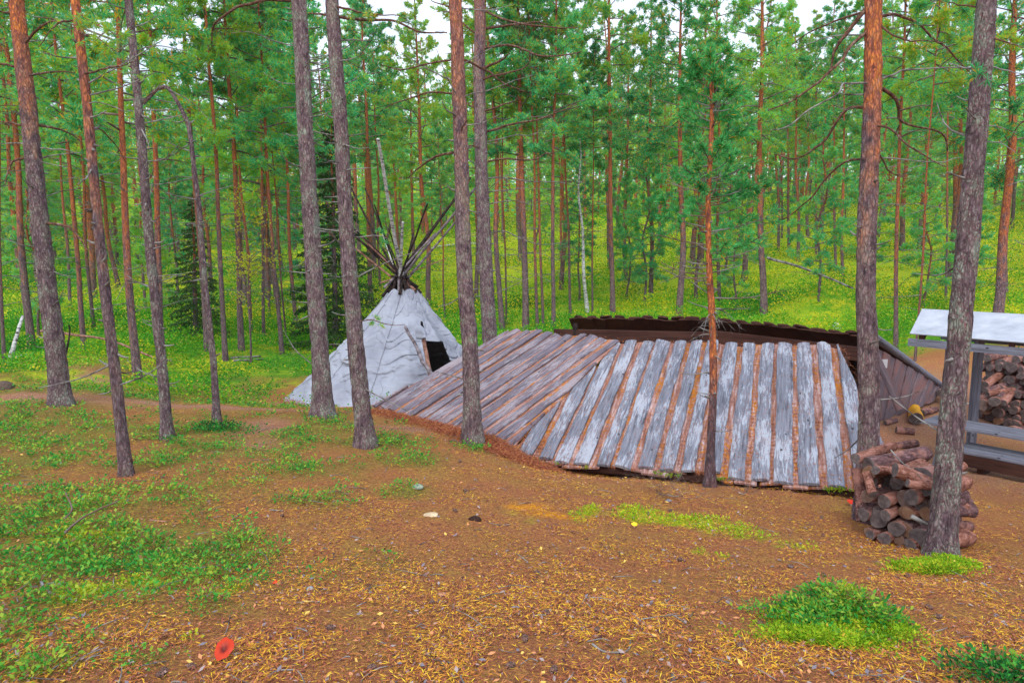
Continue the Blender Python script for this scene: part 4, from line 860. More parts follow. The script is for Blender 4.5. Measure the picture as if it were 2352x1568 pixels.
# boards of the left facet run toward the far vanishing point
vdir = unit(RT*((2938-1176)/FPX)+UP*((784+223)/FPX)+FW); vdir = unit(vdir-n2*np.dot(vdir, n2)); v2 = vdir; u2 = unit(np.cross(v2, n2))
polyL = [isect(x, y, Hb, n2) for x, y in ((850,938),(1050,1008),(1165,1040),(1428,780),(1300,768),(1180,756))]
a = Acc(); PL1 = [ab(p, Hb, u2, v2) for p in polyL]
boards(a, Hb, u2, v2, n2, PL1, .215, .22, -.022, .022, 1, .02, .004, .107, 0.)
topL = boards(a, Hb, u2, v2, n2, PL1, .215, .138, .0, .028, 0, .02, .006)
o = setloc(sub('roof_slope', a, [WOOD_L, LOWB], shel)); o['label'] = 'left roof slope of pinkish grey boards'
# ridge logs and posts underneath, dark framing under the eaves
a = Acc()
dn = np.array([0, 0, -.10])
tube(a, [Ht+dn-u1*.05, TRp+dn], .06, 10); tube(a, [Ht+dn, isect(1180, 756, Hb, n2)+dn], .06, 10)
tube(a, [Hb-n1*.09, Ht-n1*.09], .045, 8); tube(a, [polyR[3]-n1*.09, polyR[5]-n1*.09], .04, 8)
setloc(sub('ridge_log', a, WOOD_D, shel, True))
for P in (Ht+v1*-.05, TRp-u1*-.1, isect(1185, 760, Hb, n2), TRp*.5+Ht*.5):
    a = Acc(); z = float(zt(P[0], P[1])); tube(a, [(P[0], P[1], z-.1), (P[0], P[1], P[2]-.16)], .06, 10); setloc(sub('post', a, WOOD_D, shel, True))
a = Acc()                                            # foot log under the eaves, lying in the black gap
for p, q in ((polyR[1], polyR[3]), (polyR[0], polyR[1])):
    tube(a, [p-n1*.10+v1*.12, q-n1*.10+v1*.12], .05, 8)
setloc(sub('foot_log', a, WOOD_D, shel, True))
# green moss on the lower edge and needles caught in the board gaps
a = Acc()
for (tb, O, u, v, n, cnt) in ((topR, BRp, u1, v1, n1, 17000), (topL, Hb, u2, v2, n2, 12000)):
    C = []
    pitch = .232 if O is BRp else .215
    for k in range(cnt):
        ac, w, rows = tb[rs.randint(len(tb))]; b, L, R = rows[int(len(rows)*min(.999, rs.rand()**1.25))]; side = 1 if rs.rand() < .5 else -1
        if rs.rand() < .82: aa = (R+rs.rand()*(pitch-w)*.9) if side > 0 else (L-rs.rand()*(pitch-w)*.9); h = .0
        else: aa = L+(R-L)*rs.rand(); h = .036
        nn = vnoise(np.array([[aa*4, b*3, 1.]]), 8)[0]
        if nn < .40 and h == 0 and rs.rand() < .55: continue
        C.append(O+u*aa+v*b+n*(h+rs.rand()*.012))
    C = np.array(C); D = flat_dirs(len(C), 0.)[:, :2]; D = D[:, :1]*u+D[:, 1:]*v+n*rs.randn(len(C), 1)*.2
    leaves(a, C, D, .035*(.7+.6*rs.rand(len(C))), .0042, 0, np.tile(n, (len(C), 1))+rs.randn(len(C), 3)*.2)
tag(build('roof_needles', a, NDL2, smooth=False), 'rusty pine needles caught between the boards of the grey shelter roof', 'needles', kind='stuff')
a = Acc()
for (p, q, cnt) in ((polyR[1], polyR[3], 420), (polyR[0], polyR[1], 60)):
    s = rs.rand(cnt); s = s[vnoise(np.stack([s*14, s*0], -1), 5) > .45]; C = p+(q-p)*s[:, None]+n1*.012+rs.randn(len(s), 3)*.012; tufts(a, C, np.tile([0, 0, 1.], (len(C), 1)), 12, .014, .007, 0, 1.2)
tag(build('eave_moss', a, MOSS, smooth=False), 'green moss along the lower board ends of the shelter roof', 'moss', kind='stuff')
# heap of rusty needles along the foot of the left slope
cnt = 26000; s = rs.rand(cnt); pp = [at(1040, 1003, 8.2), at(1100, 1022, 7.9), at(1150, 1050, 7.6), at(1230, 1072, 7.4)]; pc = curve(np.array(pp), 80); C = pc[(s*79).astype(int)]; C = C+rs.randn(cnt, 3)*[.16, .14, 0]
C2 = curve(np.array([at(860, 955, 9.7), at(960, 975, 9.0), at(1050, 1005, 8.3)]), 60)[(rs.rand(9000)*59).astype(int)]+rs.randn(9000, 3)*[.16, .12, 0]; C3 = curve(np.array([at(672, 925, 12.3), at(720, 938, 11.6)]), 60)[(rs.rand(2500)*59).astype(int)]+rs.randn(2500, 3)*[.16, .1, 0]
C = np.vstack([C, C2, C3]); C[:, 2] = zt(C[:, 0], C[:, 1])+rs.rand(len(C))*.05
a = Acc(); leaves(a, C, flat_dirs(len(C), .5), .05, .005); tag(build('needle_heap', a, NDL2, smooth=False), 'heaped rusty needles along the foot of the left roof slope', 'needles', kind='stuff')

# the far shelter, open towards us
E1 = at(1992, 768, 10.2); E2 = at(1643, 731, 12.0); E3 = at(1306, 727, 12.9); E0 = at(2166, 886, 12.6)
far = empty('plank_shelter', (E2[0], E2[1], float(zt(E2[0], E2[1]))), 'dark brown open plank shelter behind the grey roof, its underside and end wall showing', 'shelter')
def slope(Pa, Pb, rake, run, hA=None, hB=None):
    """roof slope with top edge Pa-Pb; boards run down in direction rake"""
    n = unit(np.cross(Pb-Pa, rake)); n = n if n[2] > 0 else -n; v = -unit(rake); u = unit(np.cross(v, n))
    a = Acc(); poly = [ab(p, Pa, u, v) for p in (Pa, Pb, Pb+(unit(rake)*run if hB is None else hB), Pa+(unit(rake)*run if hA is None else hA))]
    boards(a, Pa, u, v, n, poly, .26, .275, -.035, .022, 0, .02, .003, .13, 0.); boards(a, Pa, u, v, n, poly, .26, .20, 0., .028, 0, .012, .006)
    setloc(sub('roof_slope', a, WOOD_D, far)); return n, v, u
rk = E0-E1
rk2 = rk.copy(); ang = math.radians(38); rk2[:2] = [rk[0]*math.cos(ang)-rk[1]*math.sin(ang), rk[0]*math.sin(ang)+rk[1]*math.cos(ang)]
RL_ = np.linalg.norm(rk); hip = unit(np.cross(np.cross(E2-E1, rk), np.cross(E3-E2, rk2))); hip = hip if hip[2] < 0 else -hip; hip = hip*RL_*abs(unit(rk)[2]/hip[2])*1.0
n3, v3, u3 = slope(E1, E2, rk, RL_, hB=hip); n4, v4, u4 = slope(E2, E3, rk2, RL_, hA=hip)
for p, q, dz in ((at(1985, 814, 10.25), at(1640, 772, 12.1), 0), (at(1650, 776, 12.1), at(1272, 768, 12.6), 0)):
    a = Acc(); beam(a, p, q, .12, .20); setloc(sub('ridge_beam', a, WOOD_D, far))
a = Acc(); tube(a, [at(1321, 742, 12.5), at(1321, 775, 12.5)], .045, 10); tube(a, [at(1600, 773, 12.0), at(1600, 860, 12.0)], .07, 10); setloc(sub('stub_post', a, POLE_D, far, True))
a = Acc(); tube(a, curve(np.array([E1+[0, -.02, .03], E1*.5+E0*.5+[0, 0, .02], E0+[.1, .1, -.06]]), 12), [.06]*6+[.055]*6, 10); setloc(sub('rake_log', a, WOOD_B, far, True))
# end wall of slanting boards below the rake log
W0 = E1-[0, 0, .10]+rk*.04; W1 = E0-[0, 0, .02]; g0 = at(2008, 958, 10.6); g1 = at(2150, 900, 12.3)
wn = unit(np.cross(W1-W0, g0-W0)); 
a = Acc(); K = 13
for k in range(K):
    s0, s1 = k/K, (k+1.02)/K
    tl, tr = W0+(W1-W0)*s0, W0+(W1-W0)*s1; 
    bl_ = g0+(g1-g0)*max(-.45, (s0-.18)*1.15); br_ = g0+(g1-g0)*max(-.45, (s1-.18)*1.15)
    bl_ = bl_-[0, 0, .15]; br_ = br_-[0, 0, .15]; o_ = wn*(.012 if k % 2 else -.012); th = wn*.02
    V = np.array([tl+o_, tr+o_, br_+o_, bl_+o_, tl+o_+th, tr+o_+th, br_+o_+th, bl_+o_+th]); L_ = np.linalg.norm(tl-bl_)
    uv = np.array([[0, 0], [0, .2], [L_, .2], [L_, 0]]*2)+k*.41
    a.add(V, [[0, 1, 2, 3], [7, 6, 5, 4], [0, 4, 5, 1], [1, 5, 6, 2], [2, 6, 7, 3], [3, 7, 4, 0]], 0, uv)
setloc(sub('end_wall', a, WOOD_I, far))
a = Acc(); tube(a, [at(2005, 795, 10.3), at(2066, 940, 10.1)], [.045, .055], 10); setloc(sub('slanting_post', a, WOOD_I, far, True))
a = Acc(); c_ = at(2032, 835, 10.45); box(a, c_, np.array([.048, .012, 0]), np.array([0, .002, -.068]), np.array([.0006, -.002, 0])); setloc(sub('paper_notice', a, mat('white_paper', lambda nt: pbr(nt, (.62, .63, .68), .8)), far))

# ------------------------------------------------------------ the canvas tent
rs = np.random.RandomState(52)
TC = at(905, 880, 13.2); TC[2] = float(zt(TC[0], TC[1])); RB = 2.02; APX = at(928, 668, 13.1); HT = APX[2]-TC[2]; TX = APX[:2]
tent = empty('canvas_tent', TC, 'pale grey conical canvas tent with a bundle of bare poles above it', 'tent')
nph, nh = 460, 170; NP = 11
ph = np.linspace(0, 2*math.pi, nph, endpoint=False); hh = np.linspace(0, 1, nh)
PHI, HH = np.meshgrid(ph, hh); rad = RB*(1-HH)+.26*HH
fac = np.abs(np.sin(NP*PHI/2+.6)); sag = (1-fac)*.0-.085*(fac**.7)*np.sin(math.pi*np.clip(HH, 0, 1))**.6
fold = (fbm(np.stack([PHI*2.2, HH*13, PHI*0+1], -1), 3, 3)-.5)*.34*(1-HH)**.9*np.clip(HH*6, .3, 1)
fold2 = (np.abs(fbm(np.stack([PHI*3.1+HH*4, HH*30, PHI*0], -1), 7, 3)-.5)-.12)*.20*(1-HH*.6)
dg = (fbm(np.stack([PHI*6+HH*9, HH*5, PHI*0+5], -1), 9, 3)-.5)*.12
cr = 1-np.abs(2*fbm(np.stack([PHI*1.25+.5*np.sin(HH*7), HH*9+.35*np.sin(PHI*NP), PHI*0+2], -1), 41, 2)-1); cr2 = 1-np.abs(2*fbm(np.stack([PHI*4.5+HH*6, HH*7, PHI*0+8], -1), 43, 2)-1)
rad = rad-.050*np.clip((cr-.86)/.14, 0, 1)**1.3*(1-.55*HH)-.03*np.clip((cr2-.89)/.11, 0, 1)**1.3*(1-.5*HH)+sag*(1.1-.5*HH)+fold*.5+fold2*.35+dg*.8*(1-.4*HH); skirt = np.clip(1-HH/.05, 0, 1); rad = rad+skirt*.06*(vnoise(np.stack([PHI*9, HH*0], -1))+.2)
cxs = TC[0]+(TX[0]-TC[0])*HH; cys = TC[1]+(TX[1]-TC[1])*HH
XX = cxs+rad*np.cos(PHI); YY = cys+rad*np.sin(PHI); zb = zt(XX[0], YY[0])
topw = .10*np.abs(np.sin(PHI*2.5+.9))-.05
ZZ = (zb[None]-.02)*(1-HH)+(APX[2]+topw)*HH
V = np.stack([XX, YY, ZZ], -1); i = np.arange(nh-1)[:, None]*nph; j = np.arange(nph)[None]
F = np.stack([i+j, i+(j+1) % nph, i+nph+(j+1) % nph, i+nph+j], -1).reshape(-1, 4); Vf = V.reshape(-1, 3)
def inpoly(x, y, P):
    r = np.zeros(x.shape, bool); n = len(P)
    for k in range(n):
        x1, y1 = P[k]; x2, y2 = P[(k+1) % n]; c = ((y1 > y) != (y2 > y)) & (x < (x2-x1)*(y-y1)/(y2-y1+1e-12)+x1); r ^= c
    return r
FC = Vf[F].mean(1); fx, fy, fd = proj(FC); front = (FC[:, 1]-cys.mean()) < 0
door = inpoly(fx, fy, [(966,738),(971,738),(979,783),(1017,784),(1064,900),(1008,915),(988,850),(968,775)]) & front
a = Acc(); a.add(Vf, F[~door]); cv = setloc(sub('canvas_cover', a, CANVAS, tent, True))
md = cv.modifiers.new('thick', 'SOLIDIFY'); md.thickness = .006; md.offset = -1
SEAM = mat('dark_seam_cord', lambda nt: pbr(nt, (.14, .13, .14), .9)); a = Acc()
for k in range(NP):
    p0 = 2*math.pi*(k+.15)/NP; jj = int(p0/(2*math.pi)*nph) % nph; Q = V[4:-4:5, jj]+np.array([math.cos(p0), math.sin(p0), .4])*.006; q = proj(Q)
    if inpoly(q[0], q[1], [(960,735),(1020,780),(1066,900),(985,900)]).any(): continue
    tube(a, Q, .0035, 4)
setloc(sub('seam', a, SEAM, tent, True))
a = Acc()                                             # rolled back door flap with its curled lip
Pf = [at(x, y, d) for x, y, d in ((953,745,11.72),(966,747,11.6),(976,756,11.5),(982,768,11.5))]; Pg = [at(x, y, d) for x, y, d in ((957,778,11.6),(966,779,11.5),(975,776,11.38),(983,771,11.4))]
g1_, g2_ = curve(np.array(Pf), 22), curve(np.array(Pg), 22); rows = [g1_*(1-t)+g2_*t+np.array([0, -.10*math.sin(math.pi*t)-.03*math.sin(9*t), -.02*math.sin(math.pi*t)]) for t in np.linspace(0, 1, 10)]
Vv = np.array(rows).reshape(-1, 3); ii_ = np.arange(9)[:, None]*22; jj_ = np.arange(21)[None]; a.add(Vv, np.stack([ii_+jj_, ii_+jj_+1, ii_+jj_+23, ii_+jj_+22], -1).reshape(-1, 4))
setloc(sub('door_flap', a, CANVAS, tent, True))
HUB = at(920, 638, 13.1); slp = RB/HT
tips = [((868,319),'b',.046),((873,513),'b',.040),((925,510),'b',.038),((800,420),'d',.034),((812,540),'d',.040),((829,542),'r',.032),((816,570),'r',.030),((1080,408),'d',.044),((1092,432),'g',.036),
        ((1000,536),'g',.028),((1050,505),'g',.032),((1025,594),'r',.016),((893,524),'d',.020),((949,536),'d',.030),((860,470),'d',.022),((752,470),'d',.024),((780,505),'d',.026),((838,432),'d',.026),((982,468),'d',.026),((1012,498),'d',.030),((846,560),'r',.024)]
for k, ((tx, ty), kd, r) in enumerate(tips):
    t0 = at(tx, ty, 13.1); dx = t0[0]-HUB[0]; dz = t0[2]-HUB[2]; h2 = (slp*dz)**2-dx*dx; dy = (math.sqrt(h2) if h2 > 0 else .15)*(1 if k % 2 else -1)*.8
    tip = at(tx, ty, 13.1+dy); hb = HUB+rs.randn(3)*[.06, .05, .05]; dr = unit(hb-tip); run = np.hypot(*(hb-tip)[:2])/max(1e-6, (tip-hb)[2])
    ln = .40
    end = hb+dr*ln; m_ = {'b': BIRCH, 'd': POLE_D, 'r': POLE_R, 'g': POLE_G}[kd]; a = Acc()
    Q = wig(curve(np.array([tip, hb, end]), 16), .006, rs.rand()*90); tube(a, Q, np.linspace(r*.55, r*1.05, 16), 9, 0, True, .08)
    o = setloc(sub('pole', a, m_, tent, True)); o['label'] = {'b': 'white birch pole', 'd': 'dark weathered pole', 'r': 'reddish brown pole', 'g': 'grey peeled pole'}[kd]
# short pole stubs that cross in the smoke hole and the hoop that binds them
for k in range(9):
    an_ = k*2*math.pi/9+.3; a = Acc(); p = HUB+np.array([math.cos(an_)*.05, math.sin(an_)*.05, .16]); q = np.array([TX[0]+.30*math.cos(an_), TX[1]+.30*math.sin(an_), APX[2]-.2]); tube(a, [p, q], .027, 8); setloc(sub('pole', a, POLE_D if k % 3 else POLE_G, tent, True))
a = Acc()
for z_, r_r in ((.02, .17), (-.05, .15)): tube(a, np.array([HUB+[r_r*math.cos(t), r_r*math.sin(t), z_+.02*math.sin(t*2)] for t in np.linspace(0, 6.3, 18)]), .013, 6)
setloc(sub('binding_hoop', a, POLE_D, tent, True))
dp = at(971, 772, 11.55); dq = at(990, 862, 11.1); dq[2] -= .1
a = Acc(); tube(a, wig(curve(np.array([dp, dq]), 12), .01, 4.), .035, 10, 0, True, .1); setloc(sub('door_pole', a, POLE_R, tent, True))
a = Acc(); p = at(931, 750, 11.75); q = at(990, 848, 11.0); q[2] -= .1; tube(a, wig(curve(np.array([p, q]), 12), .02, 6.), [.028]*6+[.033]*6, 10, 0, True, .1)
tag(build('leaning_stick', a, POLE_G, loc=p), 'grey stick leaning on the canvas beside the tent door', 'stick')
# low pegged guy peg at the left hem
# ------------------------------------------------------------ roofed picnic table
rs = np.random.RandomState(61)
tb = empty('roofed_table', at(2140, 1058, 9.3), 'grey wooden picnic table and bench under its own pale sheet roof at right', 'picnic table')
def part(name, fn, m, smooth=False): a = Acc(); fn(a); o = setloc(sub(name, a, m, tb, smooth)); return o
tdir = unit(at(2352, 812, 8.25)-at(2087, 783, 9.25)); tdir[2] = 0; tdir = unit(tdir); tback = unit(np.cross([0, 0, 1.], tdir)); tback = tback if tback[1] > 0 else -tback
P0 = at(2087, 785, 9.25); Lb = 2.9; zu = np.array([0, 0, 1.])
part('eave_beam', lambda a: beam(a, P0, P0+tdir*Lb, .05, .10), WOOD_B)
part('eave_beam', lambda a: beam(a, P0+tback*1.15, P0+tback*1.15+tdir*Lb, .05, .10), WOOD_B)
e0, e1 = at(2090, 767, 9.2), at(2118, 711, 9.75); rl = e1-e0; rl = rl-tdir*np.dot(rl, tdir)*0
def roofp(a, p, d, t=.012):
    n = unit(np.cross(tdir, d)); n = n if n[2] > 0 else -n; q = p+tdir*(Lb+.1); V = [p, q, q+d, p+d]; V = V+[x+n*t for x in V]; a.add(V, [[3, 2, 1, 0], [4, 5, 6, 7], [0, 1, 5, 4], [1, 2, 6, 5], [2, 3, 7, 6], [3, 0, 4, 7]])
part('roof_sheet', lambda a: roofp(a, e0, rl), METAL)
rb = tback*1.15-np.array([0, 0, rl[2]])*1.0-np.array([rl[0], rl[1], 0])*0.12; part('roof_sheet', lambda a: roofp(a, e1+[0, 0, .002], np.array([tback[0]*.62, tback[1]*.62, -rl[2]])), METAL)
for s_ in (.14, 1.15, 2.2):
    b_ = e0+tdir*s_-zu*.06+unit(rl)*.03; part('rafter', lambda a: beam(a, b_, b_+rl*.93, .06, .09), WOOD_D)
for s_, pm in ((.50, 0), (2.4, 0)):
    b_ = P0+tdir*s_+tback*.06; g_ = b_.copy(); g_[2] = float(zt(g_[0], g_[1]))-.1
    part('post', lambda a: beam(a, g_, b_+zu*.06, .10, .10, (0, 1, 0)), WOOD_B)
    part('brace', lambda a: beam(a, b_-zu*.32, b_+tback*.40+zu*.10, .05, .08), WOOD_B)
    h_ = b_+tback*1.03; k_ = h_.copy(); k_[2] = g_[2]; part('post', lambda a: beam(a, k_, h_+zu*.06, .09, .09, (0, 1, 0)), WOOD_B)
tz = at(2125, 968, 9.1)[2]; T0 = at(2121, 968, 9.05); tw_ = .52
for k in range(3):
    c_ = T0+tdir*1.35+tback*(tw_*(k+.5)/3); c_[2] = tz; part('table_board', lambda a: box(a, c_, tdir*1.38, tback*(tw_/6-.004), zu*.018, 0, k*.31), WOOD_B)
for s_ in (.26, 2.3):
    b_ = T0+tdir*s_; b_[2] = tz-.03; f1 = b_-tback*.07+tdir*-.05; f1[2] = float(zt(f1[0], f1[1]))-.03; f2 = b_+tback*.52; f2[2] = float(zt(f2[0], f2[1]))-.03
    part('leg', lambda a: beam(a, b_+tback*.10, f1-tback*.02, .045, .09, (1, 0, .2)), WOOD_B); part('leg', lambda a: beam(a, b_+tback*.42, f2, .045, .09, (1, 0, .2)), WOOD_B)
    m_ = (b_+f1)/2; m_[2] = f1[2]+.24; part('cross_bar', lambda a: beam(a, m_-tback*.10+tdir*.05, m_+tback*.60+tdir*.05, .035, .07), WOOD_B)
# long low bench in front of the table
q0 = at(2205, 1026, 8.7); q0[2] = float(zt(q0[0], q0[1]))+.27
for k, (dy, dz, hw) in enumerate(((0, 0, .10), (.24, .02, .10))):
    c_ = q0+tdir*.98+tback*dy; c_[2] = q0[2]+dz; part('bench_board', lambda a: box(a, c_, tdir*1.0, tback*hw, zu*.018, 0, k*.7), WOOD_B)
c_ = q0+tdir*.98-tback*.085; c_[2] = q0[2]-.10; part('bench_apron', lambda a: box(a, c_, tdir*1.0, tback*.014, zu*.075, 0, 2.), WOOD_D)
for s_ in (.25, 1.7):
    c_ = q0+tdir*s_+tback*.1; c_[2] = q0[2]-.15; part('bench_leg', lambda a: box(a, c_, tdir*.04, tback*.12, zu*.14), WOOD_D)

# ------------------------------------------------------------ logs
def log_proto(seed, L, R, knots=1):
    rs_ = np.random.RandomState(seed); a = Acc(); n, sd_ = 12, 18; z = np.linspace(-L/2, L/2, n); an = np.linspace(0, 2*math.pi, sd_, endpoint=False)
    sh = 1+.07*np.cos(an*2+rs_.rand()*6)+.05*np.cos(an*3+rs_.rand()*6); rr = R*sh[None]*(1+.05*np.sin(z*6+rs_.rand()*6))[:, None]*(1+.06*(rs_.rand(n, sd_)-.5)); bend = .02*np.sin(z/L*3)
    V = np.stack([rr*np.cos(an)+bend[:, None], rr*np.sin(an), np.repeat(z[:, None]+(0), sd_, 1)], -1); tilt = rs_.randn(2)*.12; V[0, :, 2] += V[0, :, 0]*tilt[0]; V[-1, :, 2] += V[-1, :, 1]*tilt[1]
    i = np.arange(n-1)[:, None]*sd_; j = np.arange(sd_)[None]; a.add(V.reshape(-1, 3), np.stack([i+j, i+(j+1) % sd_, i+sd_+(j+1) % sd_, i+sd_+j], -1).reshape(-1, 4), 0)
    for _ in range(knots):
        t = rs_.rand()*6.28; zz = rs_.uniform(-.3, .3)*L; p = np.array([math.cos(t)*R*.8, math.sin(t)*R*.8, zz]); tube(a, [p, p*[1.6, 1.6, 1]+[0, 0, .01]], [R*.22, R*.14], 7, 0, True)
    root = build('log', a, LOGBARK)
    for e, o in ((0, -1), (n-1, 1)):
        a = Acc()
        rings = [V[e]*[f, f, 1]+[0, 0, o*(.0015 if f < 1 else 0)] for f in (1.0, .93, .45)]; W_ = np.vstack(rings+[[[V[e][:, 0].mean()*0, 0, V[e][:, 2].mean()+o*.001]]]); k = np.arange(sd_); F = []
        for q in range(2):
            x_ = np.stack([q*sd_+k, q*sd_+(k+1) % sd_, (q+1)*sd_+(k+1) % sd_, (q+1)*sd_+k], -1); a.add(W_, x_ if o == 1 else x_[:, ::-1], 0)
        x_ = np.stack([2*sd_+k, 2*sd_+(k+1) % sd_, np.full(sd_, 3*sd_)], -1); a.add(W_, x_ if o == 1 else x_[:, ::-1], 0)
        build('cut_end', a, LOGEND, root, smooth=False)
    return root
LP = [log_proto(70+k, .5, .05, k % 3) for k in range(7)]; lused = set()
def log(c, axis, L, R, label, group=None, k=None, roll=None):
    from mathutils import Quaternion
    k = rs.randint(7) if k is None else k; o = LP[k] if k not in lused else copy_tree(LP[k]); lused.add(k)
    o.location = tuple(c); o.rotation_mode = 'QUATERNION'; o.rotation_quaternion = Vector(tuple(unit(axis))).to_track_quat('Z', 'Y') @ Quaternion((0, 0, 1), rs.rand()*6.28 if roll is None else roll)
    o.scale = (R/.05, R/.05, L/.5); tag(o, label, 'log', group)
    if group is None and 'group' in o: del o['group']
    return o
rs = np.random.RandomState(71)
Lp, Rp = at(1992, 1190, 5.45), at(2168, 1262, 4.98); row = Rp-Lp; row[2] = 0; rl_ = np.linalg.norm(row); rowd = row/rl_; axl = unit(np.array([-rowd[1], rowd[0], 0.])); axl = axl if axl[1] > 0 else -axl
zc = None; count = 0
for lay in range(6):
    x = .03+(lay % 2)*.05-.015*lay; top = lay >= 6
    while x < rl_-.06:
        r = rs.choice([.040, .048, .055, .062, .068], p=[.2, .28, .26, .16, .1]); base = Lp+rowd*(x+r)
        zg = float(zt(base[0], base[1])); c = base+axl*(.21+rs.randn()*.045)-axl*.02*(6-lay); c[2] = zg+.055+lay*.094+rs.randn()*.006
        ln = .42+rs.randn()*.05; ax_ = unit(axl+rs.randn(3)*[.07, .07, .03])
        log(c, ax_, ln, r, 'cut pine log stacked end out in the low pile beside the lichen covered trunk', 'logs of the near pile'); x += 2*r*.93; count += 1
ztop = float(zt(Lp[0], Lp[1]))+.055+7*.088
def toplog(x0, y0, d0, x1, y1, d1, R, label):
    p, q = at(x0, y0, d0), at(x1, y1, d1); log((p+q)/2, q-p, np.linalg.norm(q-p), R, label)
toplog(1965,1048,5.35,2052,1028,5.75,.038,'reddish thin log lying crosswise at the back left top of the near pile')
toplog(2000,1065,5.30,2118,1045,5.65,.062,'fat pale grey topped log lying on the near pile')
toplog(2012,1083,5.15,2060,1076,5.35,.032,'short yellow ended log tucked under the fat pale log')
toplog(2055,1085,5.05,2160,1112,5.0,.055,'pale barked log sloping to the right on top of the near pile')
toplog(2040,1075,5.25,2150,1092,5.25,.030,'thin pinkish log behind the pale sloping log on the near pile')
toplog(2085,1105,4.92,2155,1122,4.9,.030,'orange brown knotty branch log before the pale sloping log')
toplog(1985,1088,5.3,2010,1135,5.15,.035,'dark log standing nearly upright in the left side of the near pile')
toplog(1972,1075,5.5,1976,1150,5.45,.045,'upright bark covered log at the left end of the near pile')
toplog(1975,1120,5.5,1984,1195,5.4,.045,'lower upright log at the left end of the near pile')
toplog(2140,1130,4.95,2220,1150,5.3,.040,'broken ended log poking out right of the lichen covered trunk')
toplog(2150,1158,5.0,2230,1178,5.3,.058,'thick reddish log sticking out right behind the lichen covered trunk')
toplog(2140,1205,5.0,2212,1208,5.3,.055,'orange brown log low down right of the lichen covered trunk')
a = Acc(); p = at(2092, 1185, 4.85); q = at(2142, 1210, 4.78); tube(a, [p, (p+q)/2, q], [.02, .014, .005], 6, 0, True, .2); tag(build('wood_splinter', a, DEAD, loc=p), 'pale grey splinter sticking out of the near pile towards the trunk', 'splinter')
a = Acc(); Q = curve(np.array([at(2046, 1033, 5.2), at(2070, 1060, 5.1), at(2100, 1082, 5.0), at(2118, 1100, 4.95)]), 16); tube(a, Q, np.linspace(.006, .002, 16), 5); twiggy(a, Q, .006, 1, 8); tag(build('dry_twig', a, DEAD, loc=Q[0]), 'thin bare twig lying over the top of the near log pile', 'twig')
# the big wood stack behind the table
rs = np.random.RandomState(72)
S0, S1 = at(2215, 955, 12.2), at(2420, 985, 11.0); row = S1-S0; row[2] = 0; sl_ = np.linalg.norm(row); rowd = row/sl_; axl = unit(np.array([-rowd[1], rowd[0], 0.])); axl = axl if axl[1] > 0 else -axl
for lay in range(10):
    x = .05+(lay % 2)*.07
    while x < sl_:
        r = rs.uniform(.055, .085); base = S0+rowd*(x+r); zg = float(zt(base[0], base[1])); c = base+axl*(.25+rs.randn()*.05+.03*lay); c[2] = zg+.07+lay*.122+rs.randn()*.01
        if zg+.07+lay*.122 < -1.70: log(c, unit(axl+rs.randn(3)*[.06, .06, .03]), .5, r, 'pinewood log stacked end out in the big stack behind the picnic table', 'logs of the big stack')
        x += 2*r*.95
for (x0, y0, d0, x1, y1, d1, R, lab) in ((2265,895,11.6,2330,880,11.9,.05,'orange split log lying loose on the face of the big stack'),(2262,880,11.7,2300,862,11.9,.06,'purplish round log lying loose high on the big stack'),(2270,905,11.4,2330,895,11.7,.05,'rusty peeled log under the orange split log'),
    (2295,912,11.3,2318,890,11.9,.045,'pink upright leaning log at the foot of the big stack'),(2300,925,11.2,2335,893,11.8,.055,'lilac barked log leaning right at the foot of the big stack'),(2258,950,11.0,2295,960,10.9,.045,'thin pale log lying flat before the big stack'),(2295,945,11.1,2345,920,11.3,.045,'pink forked log lying before the big stack'),
    (2325,948,10.9,2360,925,11.3,.085,'fat dark ended log lying before the big stack'),(2160,905,12.2,2190,890,12.6,.06,'dark log between the shelter wall and the table post'),(2165,918,12.0,2180,912,12.2,.04,'small orange ended log beside the table post'),
    (2288,925,11.2,2300,915,11.6,.085,'round dark log end at the foot of the big stack'),(2255,925,11.4,2265,915,11.8,.085,'big brown log at the left foot of the big stack'),
    (2098,968,9.9,2104,940,10.5,.095,'short yellow painted looking log standing out on the worn yard'),(2057,985,9.6,2100,992,9.5,.05,'reddish short log on the ground before the yellow log'),(2043,1022,9.0,2103,1020,9.0,.055,'red brown log lying on the ground beside the table leg'),(2118,948,9.0,2150,935,9.0,.05,'short dark log on the ground behind the table post'),(2030,968,9.0,2060,962,9.0,.035,'thin split log on the ground near the slanting shelter post')):
    p, q = at(x0, y0, d0), at(x1, y1, d1)
    if 'ground' in lab or 'yard' in lab: p, q = hit(x0, y0+8), hit(x1, y1+8)
    if 'ground' in lab or 'yard' in lab or 'before the big' in lab:
        for e_ in (p, q): e_[2] = float(zt(e_[0], e_[1]))+R*.9
    o = log((p+q)/2, q-p, np.linalg.norm(q-p), R, lab)
    if 'yellow painted' in lab:
        o['label'] = 'short bright yellow log lying on the worn yard near the shelter post'
        YB = mat('yellow_peeled_bark', lambda nt: pbr(nt, ramp(nt, noise(nt, objc(nt), 30, 4), [(.35, (.45, .17, .02)), (.6, (.85, .45, .03))]), .7)); o.data = o.data.copy(); o.data.materials[0] = YB

